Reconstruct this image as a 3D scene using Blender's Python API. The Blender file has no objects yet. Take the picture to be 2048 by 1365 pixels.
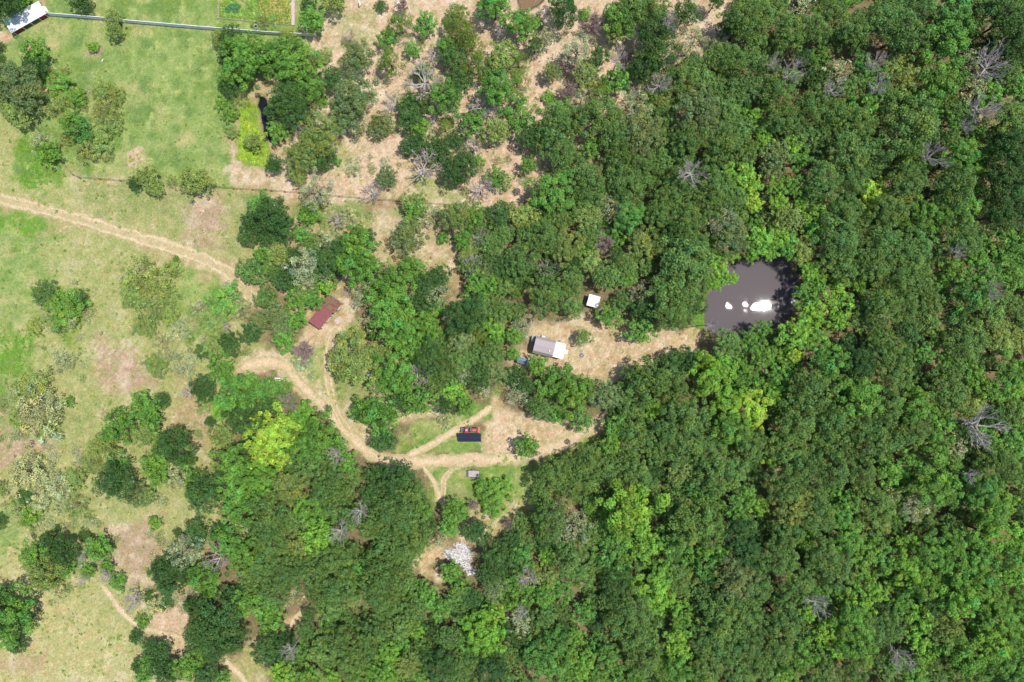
import bpy, math, random
import numpy as np
from mathutils import Vector, Matrix

# ------------------------------------------------------------------ camera, sky, sun, exposure
H = 136.5                       # flying height in metres; 0.1 m of ground per photo pixel
scene = bpy.context.scene
COL = scene.collection
cam_data = bpy.data.cameras.new("camera")
cam_data.lens = 24.0; cam_data.sensor_width = 36.0
cam_data.clip_start = 1.0; cam_data.clip_end = 8000
cam = bpy.data.objects.new("camera", cam_data); COL.objects.link(cam)
cam.location = (0, 0, H); cam.rotation_euler = (0, 0, 0)
scene.camera = cam

SUN_ZEN, SUN_AZ = 20.5, 8.0     # degrees from straight up; degrees from +x towards +y
world = bpy.data.worlds.new("World"); scene.world = world; world.use_nodes = True
wn = world.node_tree.nodes; wl = world.node_tree.links
sky = wn.new("ShaderNodeTexSky"); sky.sky_type = 'NISHITA'; sky.sun_disc = False
sky.sun_elevation = math.radians(90 - SUN_ZEN)
sky.sun_rotation = math.radians(90 - SUN_AZ)
wl.new(sky.outputs[0], wn["Background"].inputs[0]); wn["Background"].inputs[1].default_value = 0.15
sd = bpy.data.lights.new("sun", 'SUN'); sd.energy = 4.0; sd.angle = math.radians(0.35); sd.color = (1.0, 0.955, 0.89)
sun = bpy.data.objects.new("sun", sd); COL.objects.link(sun)
sdir = Vector((math.sin(math.radians(SUN_ZEN))*math.cos(math.radians(SUN_AZ)),
               math.sin(math.radians(SUN_ZEN))*math.sin(math.radians(SUN_AZ)),
               math.cos(math.radians(SUN_ZEN))))
sun.rotation_euler = sdir.to_track_quat('Z', 'Y').to_euler(); sun.location = (40, 5, 160)
scene.view_settings.view_transform = 'Standard'; scene.view_settings.look = 'None'
scene.view_settings.exposure = 0.23; scene.view_settings.gamma = 1.0
scene.cycles.sample_clamp_direct = 0; scene.cycles.sample_clamp_indirect = 6

rng = np.random.default_rng(7)
random.seed(11)

# ------------------------------------------------------------------ helpers
def W(px, py, z=0.0):
    k = 0.1*(H - z)/H
    return ((px - 1024)*k, (682.5 - py)*k, z)
def lin(c):
    c = np.asarray(c, float)/255.0
    return np.where(c <= 0.04045, c/12.92, ((c + 0.055)/1.055)**2.4)
KG = 1.55     # how much brighter than its albedo a sunlit level surface comes out
def alb(r, g, b, k=KG): return tuple(float(v) for v in lin((r, g, b))/k)

def tag(o, label=None, cat=None, group=None, kind=None):
    if label: o["label"] = label
    if cat: o["category"] = cat
    if group: o["group"] = group
    if kind: o["kind"] = kind
    return o
def empty(name, loc=(0, 0, 0), rz=0.0):
    o = bpy.data.objects.new(name, None); o.empty_display_size = 0.3
    o.location = loc; o.rotation_euler = (0, 0, rz); COL.objects.link(o); return o
def link(name, mesh, parent=None, loc=None, rz=None):
    o = bpy.data.objects.new(name, mesh); COL.objects.link(o)
    if parent: o.parent = parent
    if loc is not None: o.location = loc
    if rz is not None: o.rotation_euler = (0, 0, rz)
    return o

class MB:
    def __init__(s): s.v = []; s.f = []
    def add(s, vs, fs):
        n = len(s.v); s.v += [tuple(v) for v in vs]; s.f += [tuple(i + n for i in f) for f in fs]; return s
    def box(s, c, d, rz=0.0, rx=0.0, ry=0.0, taper=1.0):
        M = Matrix.Translation(c) @ Matrix.Rotation(rz, 4, 'Z') @ Matrix.Rotation(ry, 4, 'Y') @ Matrix.Rotation(rx, 4, 'X')
        hx, hy, hz = d[0]/2, d[1]/2, d[2]/2; b = min(hx, hy, hz)*0.18
        vs = []
        for z, q, e in ((-hz, 1, b), (-hz + b, 1, 0), (hz - b, taper, 0), (hz, taper, b)):
            x, y = hx*q - e, hy*q - e; c2 = b*0.6
            vs += [(-x + c2, -y, z), (x - c2, -y, z), (x, -y + c2, z), (x, y - c2, z), (x - c2, y, z), (-x + c2, y, z), (-x, y - c2, z), (-x, -y + c2, z)]
        fs = [tuple(range(7, -1, -1)), tuple(range(24, 32))]
        for l in range(3):
            for i in range(8):
                j = (i + 1) % 8; fs.append((l*8 + i, l*8 + j, l*8 + 8 + j, l*8 + 8 + i))
        return s.add([M @ Vector(v) for v in vs], fs)
    def tube(s, pts, rads, n=6, cap=True):
        pts = [Vector(p) for p in pts]; rings = []
        for i, p in enumerate(pts):
            d = (pts[min(i + 1, len(pts) - 1)] - pts[max(i - 1, 0)])
            if d.length < 1e-6: d = Vector((0, 0, 1))
            d.normalize(); a = d.orthogonal().normalized(); b = d.cross(a)
            rings.append([p + (a*math.cos(t) + b*math.sin(t))*rads[i] for t in [2*math.pi*k/n for k in range(n)]])
        vs = [v for r in rings for v in r]; fs = []
        for i in range(len(pts) - 1):
            for k in range(n):
                j = (k + 1) % n; fs.append((i*n + k, i*n + j, (i + 1)*n + j, (i + 1)*n + k))
        if cap: fs.append(tuple(range(n - 1, -1, -1))); fs.append(tuple(range((len(pts) - 1)*n, len(pts)*n)))
        return s.add(vs, fs)
    def cyl(s, c, r, h, n=20, axis='Z', r2=None):
        d = {'X': Vector((1, 0, 0)), 'Y': Vector((0, 1, 0)), 'Z': Vector((0, 0, 1))}[axis]; c = Vector(c); r2 = r if r2 is None else r2
        return s.tube([c - d*h/2, c - d*h*0.42, c + d*h*0.42, c + d*h/2], [r*0.93, r, r2, r2*0.93], n)
    def slab(s, pts, t):       # closed slab from a 3-D quad, thickness t straight down
        n = len(pts); vs = [Vector(p) for p in pts] + [Vector(p) - Vector((0, 0, t)) for p in pts]
        fs = [tuple(range(n)), tuple(range(2*n - 1, n - 1, -1))]
        for i in range(n): j = (i + 1) % n; fs.append((i, i + n, j + n, j))
        return s.add(vs, fs)
    def mesh(s, name, mat, smooth=False):
        m = bpy.data.meshes.new(name); m.from_pydata(s.v, [], s.f); m.materials.append(mat)
        if smooth: m.polygons.foreach_set("use_smooth", [True]*len(m.polygons))
        m.update(); return m
    def build(s, name, mat, parent=None, loc=None, rz=None, smooth=False):
        return link(name, s.mesh(name, mat, smooth), parent, loc, rz)

# ---- noise on arrays
_perm = rng.random((257, 257))
def vnoise(x, y, seed=0):
    x = x + seed*17.31; y = y + seed*9.77
    xi = np.floor(x).astype(int); yi = np.floor(y).astype(int); fx = x - xi; fy = y - yi
    fx = fx*fx*(3 - 2*fx); fy = fy*fy*(3 - 2*fy)
    g = lambda a, b: _perm[a % 257, b % 257]
    return (g(xi, yi)*(1 - fx) + g(xi + 1, yi)*fx)*(1 - fy) + (g(xi, yi + 1)*(1 - fx) + g(xi + 1, yi + 1)*fx)*fy
def fbm(x, y, seed=0, octv=4):
    t = 0; a = 1; n = 0
    for i in range(octv): t = t + a*vnoise(x*2**i, y*2**i, seed + i*3); n += a; a *= 0.55
    return t/n

# ------------------------------------------------------------------ materials
def new_mat(name, color=(0.5, 0.5, 0.5), rough=0.7, metal=0.0, noise=None, spec=0.4, bump=0.0, bscale=8.0):
    m = bpy.data.materials.new(name); m.use_nodes = True; nt = m.node_tree; b = nt.nodes["Principled BSDF"]
    b.inputs["Roughness"].default_value = rough; b.inputs["Metallic"].default_value = metal
    b.inputs["Specular IOR Level"].default_value = spec; b.inputs["Base Color"].default_value = (*color, 1)
    tc = nt.nodes.new("ShaderNodeTexCoord")
    if noise:
        scale, c2, lo, hi = noise
        n = nt.nodes.new("ShaderNodeTexNoise"); n.inputs["Scale"].default_value = scale; n.inputs["Detail"].default_value = 5
        r = nt.nodes.new("ShaderNodeMapRange"); r.inputs[1].default_value = lo; r.inputs[2].default_value = hi
        mx = nt.nodes.new("ShaderNodeMix"); mx.data_type = 'RGBA'
        mx.inputs["A"].default_value = (*color, 1); mx.inputs["B"].default_value = (*c2, 1)
        nt.links.new(tc.outputs["Object"], n.inputs["Vector"]); nt.links.new(n.outputs[0], r.inputs[0])
        nt.links.new(r.outputs[0], mx.inputs["Factor"]); nt.links.new(mx.outputs["Result"], b.inputs["Base Color"])
    if bump:
        n2 = nt.nodes.new("ShaderNodeTexNoise"); n2.inputs["Scale"].default_value = bscale; n2.inputs["Detail"].default_value = 6
        bp = nt.nodes.new("ShaderNodeBump"); bp.inputs["Strength"].default_value = bump; bp.inputs["Distance"].default_value = 0.1
        nt.links.new(tc.outputs["Object"], n2.inputs["Vector"]); nt.links.new(n2.outputs[0], bp.inputs["Height"]); nt.links.new(bp.outputs[0], b.inputs["Normal"])
    return m

def ground_mat(name, fine=1.0, bump=0.6):
    """vertex colour 'soil' (what grows or lies there) broken up by small procedural noise"""
    m = bpy.data.materials.new(name); m.use_nodes = True; nt = m.node_tree; N = nt.nodes; L = nt.links; b = N["Principled BSDF"]
    b.inputs["Roughness"].default_value = 0.95; b.inputs["Specular IOR Level"].default_value = 0.1
    at = N.new("ShaderNodeAttribute"); at.attribute_name = "soil"
    tc = N.new("ShaderNodeTexCoord"); prev = at.outputs["Color"]
    for sc, lo, hi, a, bb, det, st in ((2.6, .36, .66, (0.72, 0.78, 0.72), (1.22, 1.17, 1.12), 6, 1.0),
                                   (9.0, .33, .67, (0.72, 0.78, 0.70), (1.24, 1.18, 1.2), 3, 1.0),
                                   (0.55, .35, .65, (0.87, 0.93, 0.86), (1.11, 1.05, 1.09), 5, 1.0)):
        n = N.new("ShaderNodeTexNoise"); n.inputs["Scale"].default_value = sc; n.inputs["Detail"].default_value = det
        if sc == 2.6: n.inputs["Distortion"].default_value = 1.2
        r = N.new("ShaderNodeMapRange"); r.inputs[1].default_value = lo; r.inputs[2].default_value = hi
        mx = N.new("ShaderNodeMix"); mx.data_type = 'RGBA'; mx.inputs["A"].default_value = (*a, 1); mx.inputs["B"].default_value = (*bb, 1)
        mu = N.new("ShaderNodeMix"); mu.data_type = 'RGBA'; mu.blend_type = 'MULTIPLY'; mu.inputs["Factor"].default_value = fine
        L.new(tc.outputs["Object"], n.inputs["Vector"]); L.new(n.outputs[0], r.inputs[0]); L.new(r.outputs[0], mx.inputs["Factor"])
        L.new(prev, mu.inputs["A"]); L.new(mx.outputs["Result"], mu.inputs["B"]); prev = mu.outputs["Result"]
    L.new(prev, b.inputs["Base Color"])
    n2 = N.new("ShaderNodeTexNoise"); n2.inputs["Scale"].default_value = 3.0; n2.inputs["Detail"].default_value = 8
    bp = N.new("ShaderNodeBump"); bp.inputs["Strength"].default_value = bump; bp.inputs["Distance"].default_value = 0.25
    L.new(tc.outputs["Object"], n2.inputs["Vector"]); L.new(n2.outputs[0], bp.inputs["Height"]); L.new(bp.outputs[0], b.inputs["Normal"])
    return m

def leaf_mat():
    m = bpy.data.materials.new("foliage"); m.use_nodes = True; nt = m.node_tree; N = nt.nodes; L = nt.links; b = N["Principled BSDF"]
    b.inputs["Roughness"].default_value = 0.55; b.inputs["Specular IOR Level"].default_value = 0.22
    oi = N.new("ShaderNodeObjectInfo"); at = N.new("ShaderNodeAttribute"); at.attribute_name = "tint"
    mu = N.new("ShaderNodeMix"); mu.data_type = 'RGBA'; mu.blend_type = 'MULTIPLY'; mu.inputs["Factor"].default_value = 1
    L.new(oi.outputs["Color"], mu.inputs["A"]); L.new(at.outputs["Color"], mu.inputs["B"]); L.new(mu.outputs["Result"], b.inputs["Base Color"])
    tr = N.new("ShaderNodeBsdfTranslucent"); g = N.new("ShaderNodeMix"); g.data_type = 'RGBA'; g.blend_type = 'MULTIPLY'; g.inputs["Factor"].default_value = 1
    g.inputs["B"].default_value = (1.15, 1.2, 0.55, 1); L.new(mu.outputs["Result"], g.inputs["A"]); L.new(g.outputs["Result"], tr.inputs["Color"])
    ms = N.new("ShaderNodeMixShader"); ms.inputs[0].default_value = 0.2
    L.new(b.outputs[0], ms.inputs[1]); L.new(tr.outputs[0], ms.inputs[2]); L.new(ms.outputs[0], N["Material Output"].inputs["Surface"])
    return m
M_LEAF = leaf_mat()
def wood_mat(name):
    m = new_mat(name, rough=0.9, spec=0.15, bump=0.3, bscale=12); nt = m.node_tree
    oi = nt.nodes.new("ShaderNodeObjectInfo"); n = nt.nodes.new("ShaderNodeTexNoise"); n.inputs["Scale"].default_value = 4
    mp = nt.nodes.new("ShaderNodeMapRange"); mp.inputs[3].default_value = 0.7; mp.inputs[4].default_value = 1.25
    mu = nt.nodes.new("ShaderNodeVectorMath"); mu.operation = 'SCALE'
    nt.links.new(n.outputs[0], mp.inputs[0]); nt.links.new(oi.outputs["Color"], mu.inputs[0]); nt.links.new(mp.outputs[0], mu.inputs["Scale"])
    nt.links.new(mu.outputs[0], nt.nodes["Principled BSDF"].inputs["Base Color"]); return m
M_BARK = wood_mat("bark")
M_GROUND = ground_mat("ground_soil_and_grass")
M_TRACK = ground_mat("sandy_track", 0.8, 0.45)

# ------------------------------------------------------------------ ground colours (what the soil or grass itself is)
GREEN = (158, 180, 106); STRAW = (184, 186, 122); OLIVE = (166, 172, 112); TAN = (196, 176, 134)
PINK = (234, 204, 178); SAND = (240, 214, 188); LUSH = (124, 168, 66); ROSE = (196, 170, 144); LITTER = (148, 134, 102)
SOILP = (232, 198, 172)
regions = [  # colour, softness px, warp px, polygon in photo pixels
 (TAN, 20, 10, [(-60,-60),(1090,-60),(1090,300),(1000,430),(920,560),(640,540),(500,600),(440,900),(400,1400),(-60,1400)]),
 (GREEN, 14, 10, [(-60,-60),(640,-60),(640,70),(560,130),(480,200),(462,300),(470,380),(240,362),(160,352),(60,240),(-60,200)]),
 (STRAW, 20, 14, [(-60,200),(50,225),(160,352),(240,366),(540,382),(520,470),(500,560),(400,520),(250,470),(-60,390)]),
 (OLIVE, 22, 20, [(160,370),(420,385),(400,500),(300,480),(150,430)]),
 (ROSE, 22, 16, [(400,390),(470,390),(472,500),(400,520),(380,450)]),
 (OLIVE, 12, 8, [(474,385),(560,380),(560,420),(500,450),(490,520),(474,520)]),
 (STRAW, 24, 18, [(-60,405),(250,480),(400,530),(480,600),(520,700),(440,760),(430,900),(440,1000),(420,1120),(300,1180),(290,1400),(-60,1400)]),
 (GREEN, 30, 20, [(-60,400),(110,450),(100,560),(50,640),(-60,650)]),
 (GREEN, 24, 16, [(380,540),(470,590),(430,650),(390,720),(350,650),(360,570)]),
 (LUSH, 16, 14, [(-60,665),(70,655),(70,700),(60,770),(20,800),(-60,810)]),
 (LUSH, 12, 10, [(-60,418),(60,425),(95,450),(70,480),(-60,470)]),
 (OLIVE, 24, 20, [(-60,760),(130,780),(150,860),(100,930),(-60,900)]),
 (ROSE, 26, 20, [(-60,860),(60,880),(90,920),(-60,960)]),
 (ROSE, 26, 18, [(215,690),(275,700),(290,780),(230,790)]),
 (ROSE, 26, 18, [(230,1040),(330,1020),(350,1070),(310,1140),(300,1190),(240,1180),(220,1110)]),
 (TAN, 18, 14, [(340,770),(420,780),(425,860),(400,900),(300,900),(330,840)]),
 ((202,197,138), 24, 16, [(-60,1090),(60,1085),(90,1180),(180,1200),(240,1290),(290,1310),(280,1400),(-60,1400)]),
 (GREEN, 22, 14, [(-60,1060),(50,1070),(40,1100),(-60,1110)]),
 (TAN, 14, 10, [(-60,1310),(90,1320),(80,1345),(-60,1360)]),
 (SOILP, 14, 14, [(330,1210),(400,1180),(420,1230),(360,1285),(290,1260),(300,1230)]),
 # upper middle bare soil
 (PINK, 12, 12, [(600,60),(640,30),(740,-60),(1100,-60),(1110,30),(1180,-60),(1520,-60),(1500,20),(1440,90),(1400,170),(1300,260),(1120,330),(1060,400),(1000,425),(820,405),(600,388),(540,382),(560,350),(600,300),(640,210)]),
 (SAND, 10, 10, [(600,70),(645,30),(690,50),(700,110),(720,150),(770,160),(780,200),(750,210),(700,170),(660,150),(640,110)]),
 (SAND, 8, 8, [(468,330),(540,340),(545,385),(575,385),(610,300),(660,230),(650,200),(600,270),(560,310),(530,348)]),
 (SAND, 8, 8, [(455,330),(475,325),(480,345),(560,345),(560,358),(465,358)]),
 ((196,190,140), 18, 14, [(660,30),(760,20),(760,90),(720,110),(670,90)]),
 ((196,194,140), 16, 12, [(650,290),(700,270),(740,300),(700,330),(650,330)]),
 ((190,192,132), 14, 10, [(830,350),(930,360),(920,405),(820,395)]),
 (SOILP, 14, 10, [(890,300),(1040,290),(1100,330),(1060,400),(1000,415),(930,390),(900,340)]),
 ((236,206,178), 12, 10, [(1380,10),(1480,-10),(1470,20),(1430,60),(1410,100),(1380,90)]),
 ((175,190,110), 12, 8, [(1460,0),(1530,-60),(1520,10),(1480,22)]),
 (OLIVE, 12, 10, [(560,392),(830,408),(840,460),(700,470),(600,440),(540,430)]),
 ((176,150,118), 12, 10, [(720,400),(810,405),(815,425),(740,440)]),
 ((205,188,146), 12, 12, [(750,440),(900,470),(900,540),(800,540),(740,530)]),
 # middle clearings
 ((214,200,152), 10, 8, [(700,640),(660,590),(640,640),(600,680),(560,700),(540,760),(620,800),(700,900),(760,860),(800,830),(900,830),(940,770),(750,700),(720,680)]),
 (OLIVE, 12, 10, [(640,720),(740,730),(745,790),(700,830),(660,800)]),
 (GREEN, 10, 6, [(700,650),(722,640),(715,690),(680,690)]),
 (GREEN, 10, 8, [(575,740),(600,690),(650,690),(650,770),(640,790)]),
 (SAND, 8, 8, [(474,720),(520,705),(560,715),(575,735),(540,752),(480,748)]),
 ((228,200,164), 8, 7, [(655,620),(690,590),(712,610),(708,640),(680,670),(660,690),(620,700),(570,700),(600,675)]),
 (LUSH, 10, 8, [(780,900),(930,830),(1000,790),(990,820),(860,890),(830,905)]),
 ((168,180,110), 10, 8, [(790,890),(820,840),(880,830),(930,830),(860,880)]),
 ((140,172,84), 8, 6, [(822,905),(905,878),(915,870),(965,870),(965,912),(830,912)]),
 ((228,200,166), 8, 6, [(965,870),(960,830),(985,800),(1060,830),(1160,850),(1205,845),(1190,870),(1110,905),(966,916)]),
 (LUSH, 5, 4, [(952,842),(975,822),(980,828),(978,840),(962,846)]),
 ((140,172,84), 10, 8, [(848,936),(1080,920),(1120,905),(1200,850),(1210,870),(1120,930),(1085,960),(1070,1040),(940,1020),(880,1010),(860,960)]),
 (OLIVE, 14, 8, [(880,950),(930,965),(940,1000),(890,1010)]),
 ((206,196,140), 12, 8, [(1000,1030),(1060,1010),(1080,1060),(1030,1070)]),
 ((222,196,160), 10, 8, [(1050,640),(1180,640),(1290,655),(1395,640),(1412,660),(1400,690),(1290,715),(1230,760),(1215,780),(1150,750),(1060,740),(1020,710),(1050,690)]),
 ((222,198,150), 10, 8, [(1340,655),(1400,640),(1410,665),(1350,690)]),
 (LUSH, 6, 5, [(1388,600),(1408,590),(1408,655),(1396,662)]),
 ((214,190,146), 8, 7, [(820,1105),(860,1090),(900,1105),(880,1130),(860,1140),(890,1165),(890,1185),(850,1165),(830,1140)]),
 ((214,180,140), 7, 6, [(560,1265),(600,1220),(625,1215),(605,1245),(575,1275)]),
 ((184,180,120), 8, 7, [(465,1310),(530,1260),(525,1400),(440,1400),(440,1330)]),
 ((214,192,146), 10, 8, [(890,590),(950,570),(960,600),(900,640),(860,700),(880,640)]),
 (TAN, 10, 8, [(590,555),(720,545),(730,600),(700,640),(610,660),(580,620)]),
 ((188,180,124), 10, 8, [(935,1005),(1075,995),(1085,1075),(965,1095),(900,1085)]),
 # lush ditch bank, garden
 ((146,178,56), 5, 4, [(503,195),(520,215),(522,250),(540,300),(545,335),(530,340),(490,328),(476,315),(476,280),(486,230)]),
 ((140,168,78), 2, 1, [(440,-60),(588,-60),(588,50),(438,37)]),
 ((190,172,100), 6, 5, [(525,-10),(580,-10),(582,45),(530,30)]),
 (SOILP, 6, 5, [(470,5),(500,8),(505,20),(480,16)]),
 ((150,176,80), 6, 4, [(440,55),(620,66),(600,80),(440,66)]),
 (LUSH, 8, 8, [(36,322),(60,318),(125,335),(110,365),(85,380),(40,370)]),
 (LUSH, 9, 8, [(38,275),(70,262),(110,290),(120,320),(60,330),(40,310)]),
 ((150,170,70), 8, 8, [(98,590),(172,585),(175,650),(150,680),(110,640)]),
 (SOILP, 6, 5, [(258,305),(284,302),(286,330),(262,332)]),
 ((222,170,140), 6, 5, [(80,0),(98,-20),(98,28),(88,20)]),
 ((214,176,140), 6, 5, [(-20,60),(20,66),(20,80),(-20,80)]),
 ((214,186,150), 5, 5, [(34,100),(60,80),(62,92),(44,112)]),
 ((186,168,140), 6, 5, [(172,84),(190,76),(208,100),(202,116),(178,110)]),
 ((226,190,158), 6, 5, [(85,150),(105,130),(110,160),(95,180)]),
 (GREEN, 14, 8, [(1060,925),(1085,960),(1070,1000),(1010,960)]),
]
xin = np.arange(-112, 112.01, 0.4); yin = np.arange(-78, 78.01, 0.4)
def outer(a, b): return b + (a - b)*0
ext = np.array([1.2, 3, 6, 11, 20, 36, 65, 120, 240, 500, 1100, 2400])
xs = np.concatenate([xin[0] - ext[::-1], xin, xin[-1] + ext]); ys = np.concatenate([yin[0] - ext[::-1], yin, yin[-1] + ext])
GX, GY = np.meshgrid(xs, ys); PX = GX*10 + 1024; PY = 682.5 - GY*10
def sdist(px, py, poly):
    """signed distance in pixels, negative inside"""
    P = np.array(poly, float); n = len(P); d = np.full(px.shape, 1e18); inside = np.zeros(px.shape, bool)
    for i in range(n):
        ax, ay = P[i]; bx, by = P[(i + 1) % n]; ex, ey = bx - ax, by - ay
        t = np.clip(((px - ax)*ex + (py - ay)*ey)/(ex*ex + ey*ey + 1e-9), 0, 1)
        d = np.minimum(d, (px - ax - t*ex)**2 + (py - ay - t*ey)**2)
        if ay != by:
            c = ((ay > py) != (by > py)) & (px < (bx - ax)*(py - ay)/(by - ay) + ax); inside ^= c
    d = np.sqrt(d); return np.where(inside, -d, d)
base = np.empty(GX.shape + (3,)); base[:] = lin(LITTER)
nw1 = fbm(GX*0.12, GY*0.12, 1); nw2 = fbm(GX*0.12, GY*0.12, 9); nf = fbm(GX*0.7, GY*0.7, 4)
soilfleck = np.clip((fbm(GX*0.25, GY*0.25, 21) - 0.62)*9, 0, 1)[..., None]
base = base*(1 - soilfleck*0.6) + lin((176, 148, 118))*soilfleck*0.6
for colr, soft, warp, poly in regions:
    P = np.array(poly); x0, y0 = P.min(0) - soft - warp*2 - 20; x1, y1 = P.max(0) + soft + warp*2 + 20
    if x0 < -60: x0 = -1e6
    if y0 < -60: y0 = -1e6
    if y1 > 1390: y1 = 1e6
    ci = (xs*10 + 1024 >= x0) & (xs*10 + 1024 <= x1); ri = (682.5 - ys*10 >= y0) & (682.5 - ys*10 <= y1)
    if not ci.any() or not ri.any(): continue
    ix = np.ix_(ri, ci)
    qx = PX[ix] + (nw1[ix] - 0.5)*warp*7; qy = PY[ix] + (nw2[ix] - 0.5)*warp*7
    s = sdist(qx, qy, poly) + (nf[ix] - 0.5)*soft*3.2
    mk = np.clip(0.5 - s/(2*soft), 0, 1)[..., None]; mk = mk*mk*(3 - 2*mk)
    base[ix] = base[ix]*(1 - mk) + lin(colr)*mk
# grass mottling: greener and drier tufts, bare streaks, darker weeds (left fields)
m1 = fbm(GX*0.22, GY*0.22, 30); m2 = fbm(GX*0.55, GY*0.9, 40); m3 = fbm(GX*1.6, GY*1.6, 50, 3)
grassy = np.clip((base[..., 1] - base[..., 0]*0.93)*9, 0, 1)[..., None]*np.clip((base[..., 1] - 0.12)*8, 0, 1)[..., None]
def blend(c, mask): 
    global base
    mk = np.clip(mask, 0, 1)[..., None]*grassy; base = base*(1 - mk) + lin(c)*mk
lower = np.clip((PY - 330)/120, 0, 1)
blend((126, 156, 80), (m1 - 0.54)*5*0.8*(1 - 0.35*lower))
blend((128, 158, 90), (fbm(GX*0.45, GY*0.35, 91) - 0.53)*7*0.8*(1 - 0.6*lower))
blend((184, 196, 122), (0.45 - fbm(GX*0.6, GY*0.6, 95))*7*0.7)
blend((200, 194, 136), (0.45 - m1)*5*0.65)
blend((216, 192, 158), (m2 - 0.60)*7*(0.1 + 0.22*lower))
blend((136, 158, 74), (0.40 - m2)*6*0.7)
blend((112, 150, 84), (m3 - 0.66)*6*0.55)
mm = fbm(GX*0.4, GY*0.4, 61); dirt = 1 - grassy
bare = dirt*np.clip((base[..., 0] - 0.3)*5, 0, 1)[..., None]*np.where(PX > 600, 1.0, 0.65)[..., None]
k = np.clip((mm - 0.56)*6, 0, 1)[..., None]*bare*0.55; base = base*(1 - k) + lin((186, 176, 120))*k
k = np.clip((0.43 - mm)*6, 0, 1)[..., None]*bare*0.7; base = base*(1 - k) + lin((246, 224, 200))*k
k = np.clip((m3 - 0.56)*7, 0, 1)[..., None]*bare*0.6; base = base*(1 - k) + lin((200, 156, 124))*k
k = np.clip((0.42 - m3)*7, 0, 1)[..., None]*bare*0.6; base = base*(1 - k) + lin((248, 226, 200))*k

POND = [(1410,590),(1405,615),(1404,640),(1410,660),(1430,672),(1470,678),(1500,674),(1530,664),(1560,655),(1584,632),(1596,600),(1598,565),(1588,535),(1565,514),(1530,508),(1495,512),(1462,524),(1445,545),(1428,570)]
DITCH = [(516,190),(534,196),(542,215),(546,250),(544,282),(536,288),(526,265),(522,240),(514,210)]
TOPPOND = [(1035,-30),(1095,-30),(1090,2),(1075,14),(1060,24),(1040,22),(1034,8)]
Z = (fbm(GX*0.05, GY*0.05, 77) - 0.5)*0.0
for poly, dep in ((POND, 1.0), (DITCH, 0.8), (TOPPOND, 0.7)):
    s = sdist(PX + (nf - 0.5)*8, PY + (nw1 - 0.5)*8, poly)
    t = np.clip(-s/14, 0, 1); Z = Z - dep*t
    mk = np.clip(0.3 - s/5, 0, 1)[..., None]; base = base*(1 - mk) + lin((104, 96, 72) if poly is not DITCH else (84, 100, 52))*mk
# dirt tracks: centre line, width px, style
tracks = [
 ("dirt_road", 26, "rut", [(-180,352),(-60,382),(0,399),(60,412),(150,437),(250,468),(330,492),(400,516),(450,542),(480,568),(500,592),(520,606)], "two rut sandy farm track crossing the left field from the edge"),
 ("dirt_road", 25, "full", [(482,738),(520,727),(552,726),(575,738),(600,768),(640,808),(685,855),(725,895),(760,916),(830,924),(900,921),(1000,918),(1080,904),(1140,880),(1190,848),(1207,832)], "pale sandy drive curving past the solar panels"),
 ("dirt_path", 15, "rut", [(668,668),(658,700),(655,740),(661,785),(672,822),(700,866)], "worn track from the red roofed shed down to the sandy drive"),
 ("dirt_path", 15, "full", [(818,912),(850,896),(885,876),(920,856),(952,838),(985,812)], "worn shortcut track behind the red tractor"),
 ("dirt_path", 12, "rut", [(884,1012),(886,985),(889,958),(906,936)], "faint wheel track right fork leading down from the sandy drive"),
 ("dirt_path", 10, "full", [(880,1000),(870,968),(856,946),(846,934)], "faint wheel track left fork leading down from the sandy drive"),
 ("dirt_path", 12, "full", [(205,1172),(226,1200),(252,1232),(285,1256),(330,1268),(360,1275)], "faint reddish trail across the lower left field"),
 ("dirt_path", 13, "full", [(448,1318),(468,1338),(488,1362),(510,1420)], "reddish trail at the bottom edge of the wood"),
 ("dirt_path", 12, "full", [(565,1268),(582,1248),(604,1226),(618,1218)], "short reddish trail between trees near the bottom"),
]
def spline(pts, step):
    P = np.array(pts, float); out = []
    for i in range(len(P) - 1):
        p0 = P[max(i - 1, 0)]; p1 = P[i]; p2 = P[i + 1]; p3 = P[min(i + 2, len(P) - 1)]
        n = max(2, int(np.linalg.norm(p2 - p1)/step))
        for k in range(n):
            t = k/n; out.append(0.5*((2*p1) + (p2 - p0)*t + (2*p0 - 5*p1 + 4*p2 - p3)*t*t + (3*p1 - p0 - 3*p2 + p3)*t**3))
    out.append(P[-1]); return np.array(out)
for nm, wd, st, pts, _ in tracks:      # worn fringe beside each track, in the ground itself
    S = spline(pts, 8); d = np.full(GX.shape, 1e9)
    x0, y0 = S.min(0) - 40; x1, y1 = S.max(0) + 40
    ci = (xs*10 + 1024 >= x0) & (xs*10 + 1024 <= x1); ri = (682.5 - ys*10 >= y0) & (682.5 - ys*10 <= y1); ix = np.ix_(ri, ci)
    dd = np.full(PX[ix].shape, 1e9)
    for p in S: dd = np.minimum(dd, (PX[ix] - p[0])**2 + (PY[ix] - p[1])**2)
    dd = np.sqrt(dd) + (nf[ix] - 0.5)*22
    mk = np.clip((wd*0.62 - dd)/6, 0, 1)[..., None]*(0.75 if st == "full" else 0.45)
    base[ix] = base[ix]*(1 - mk) + lin((226, 204, 166))*mk
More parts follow.
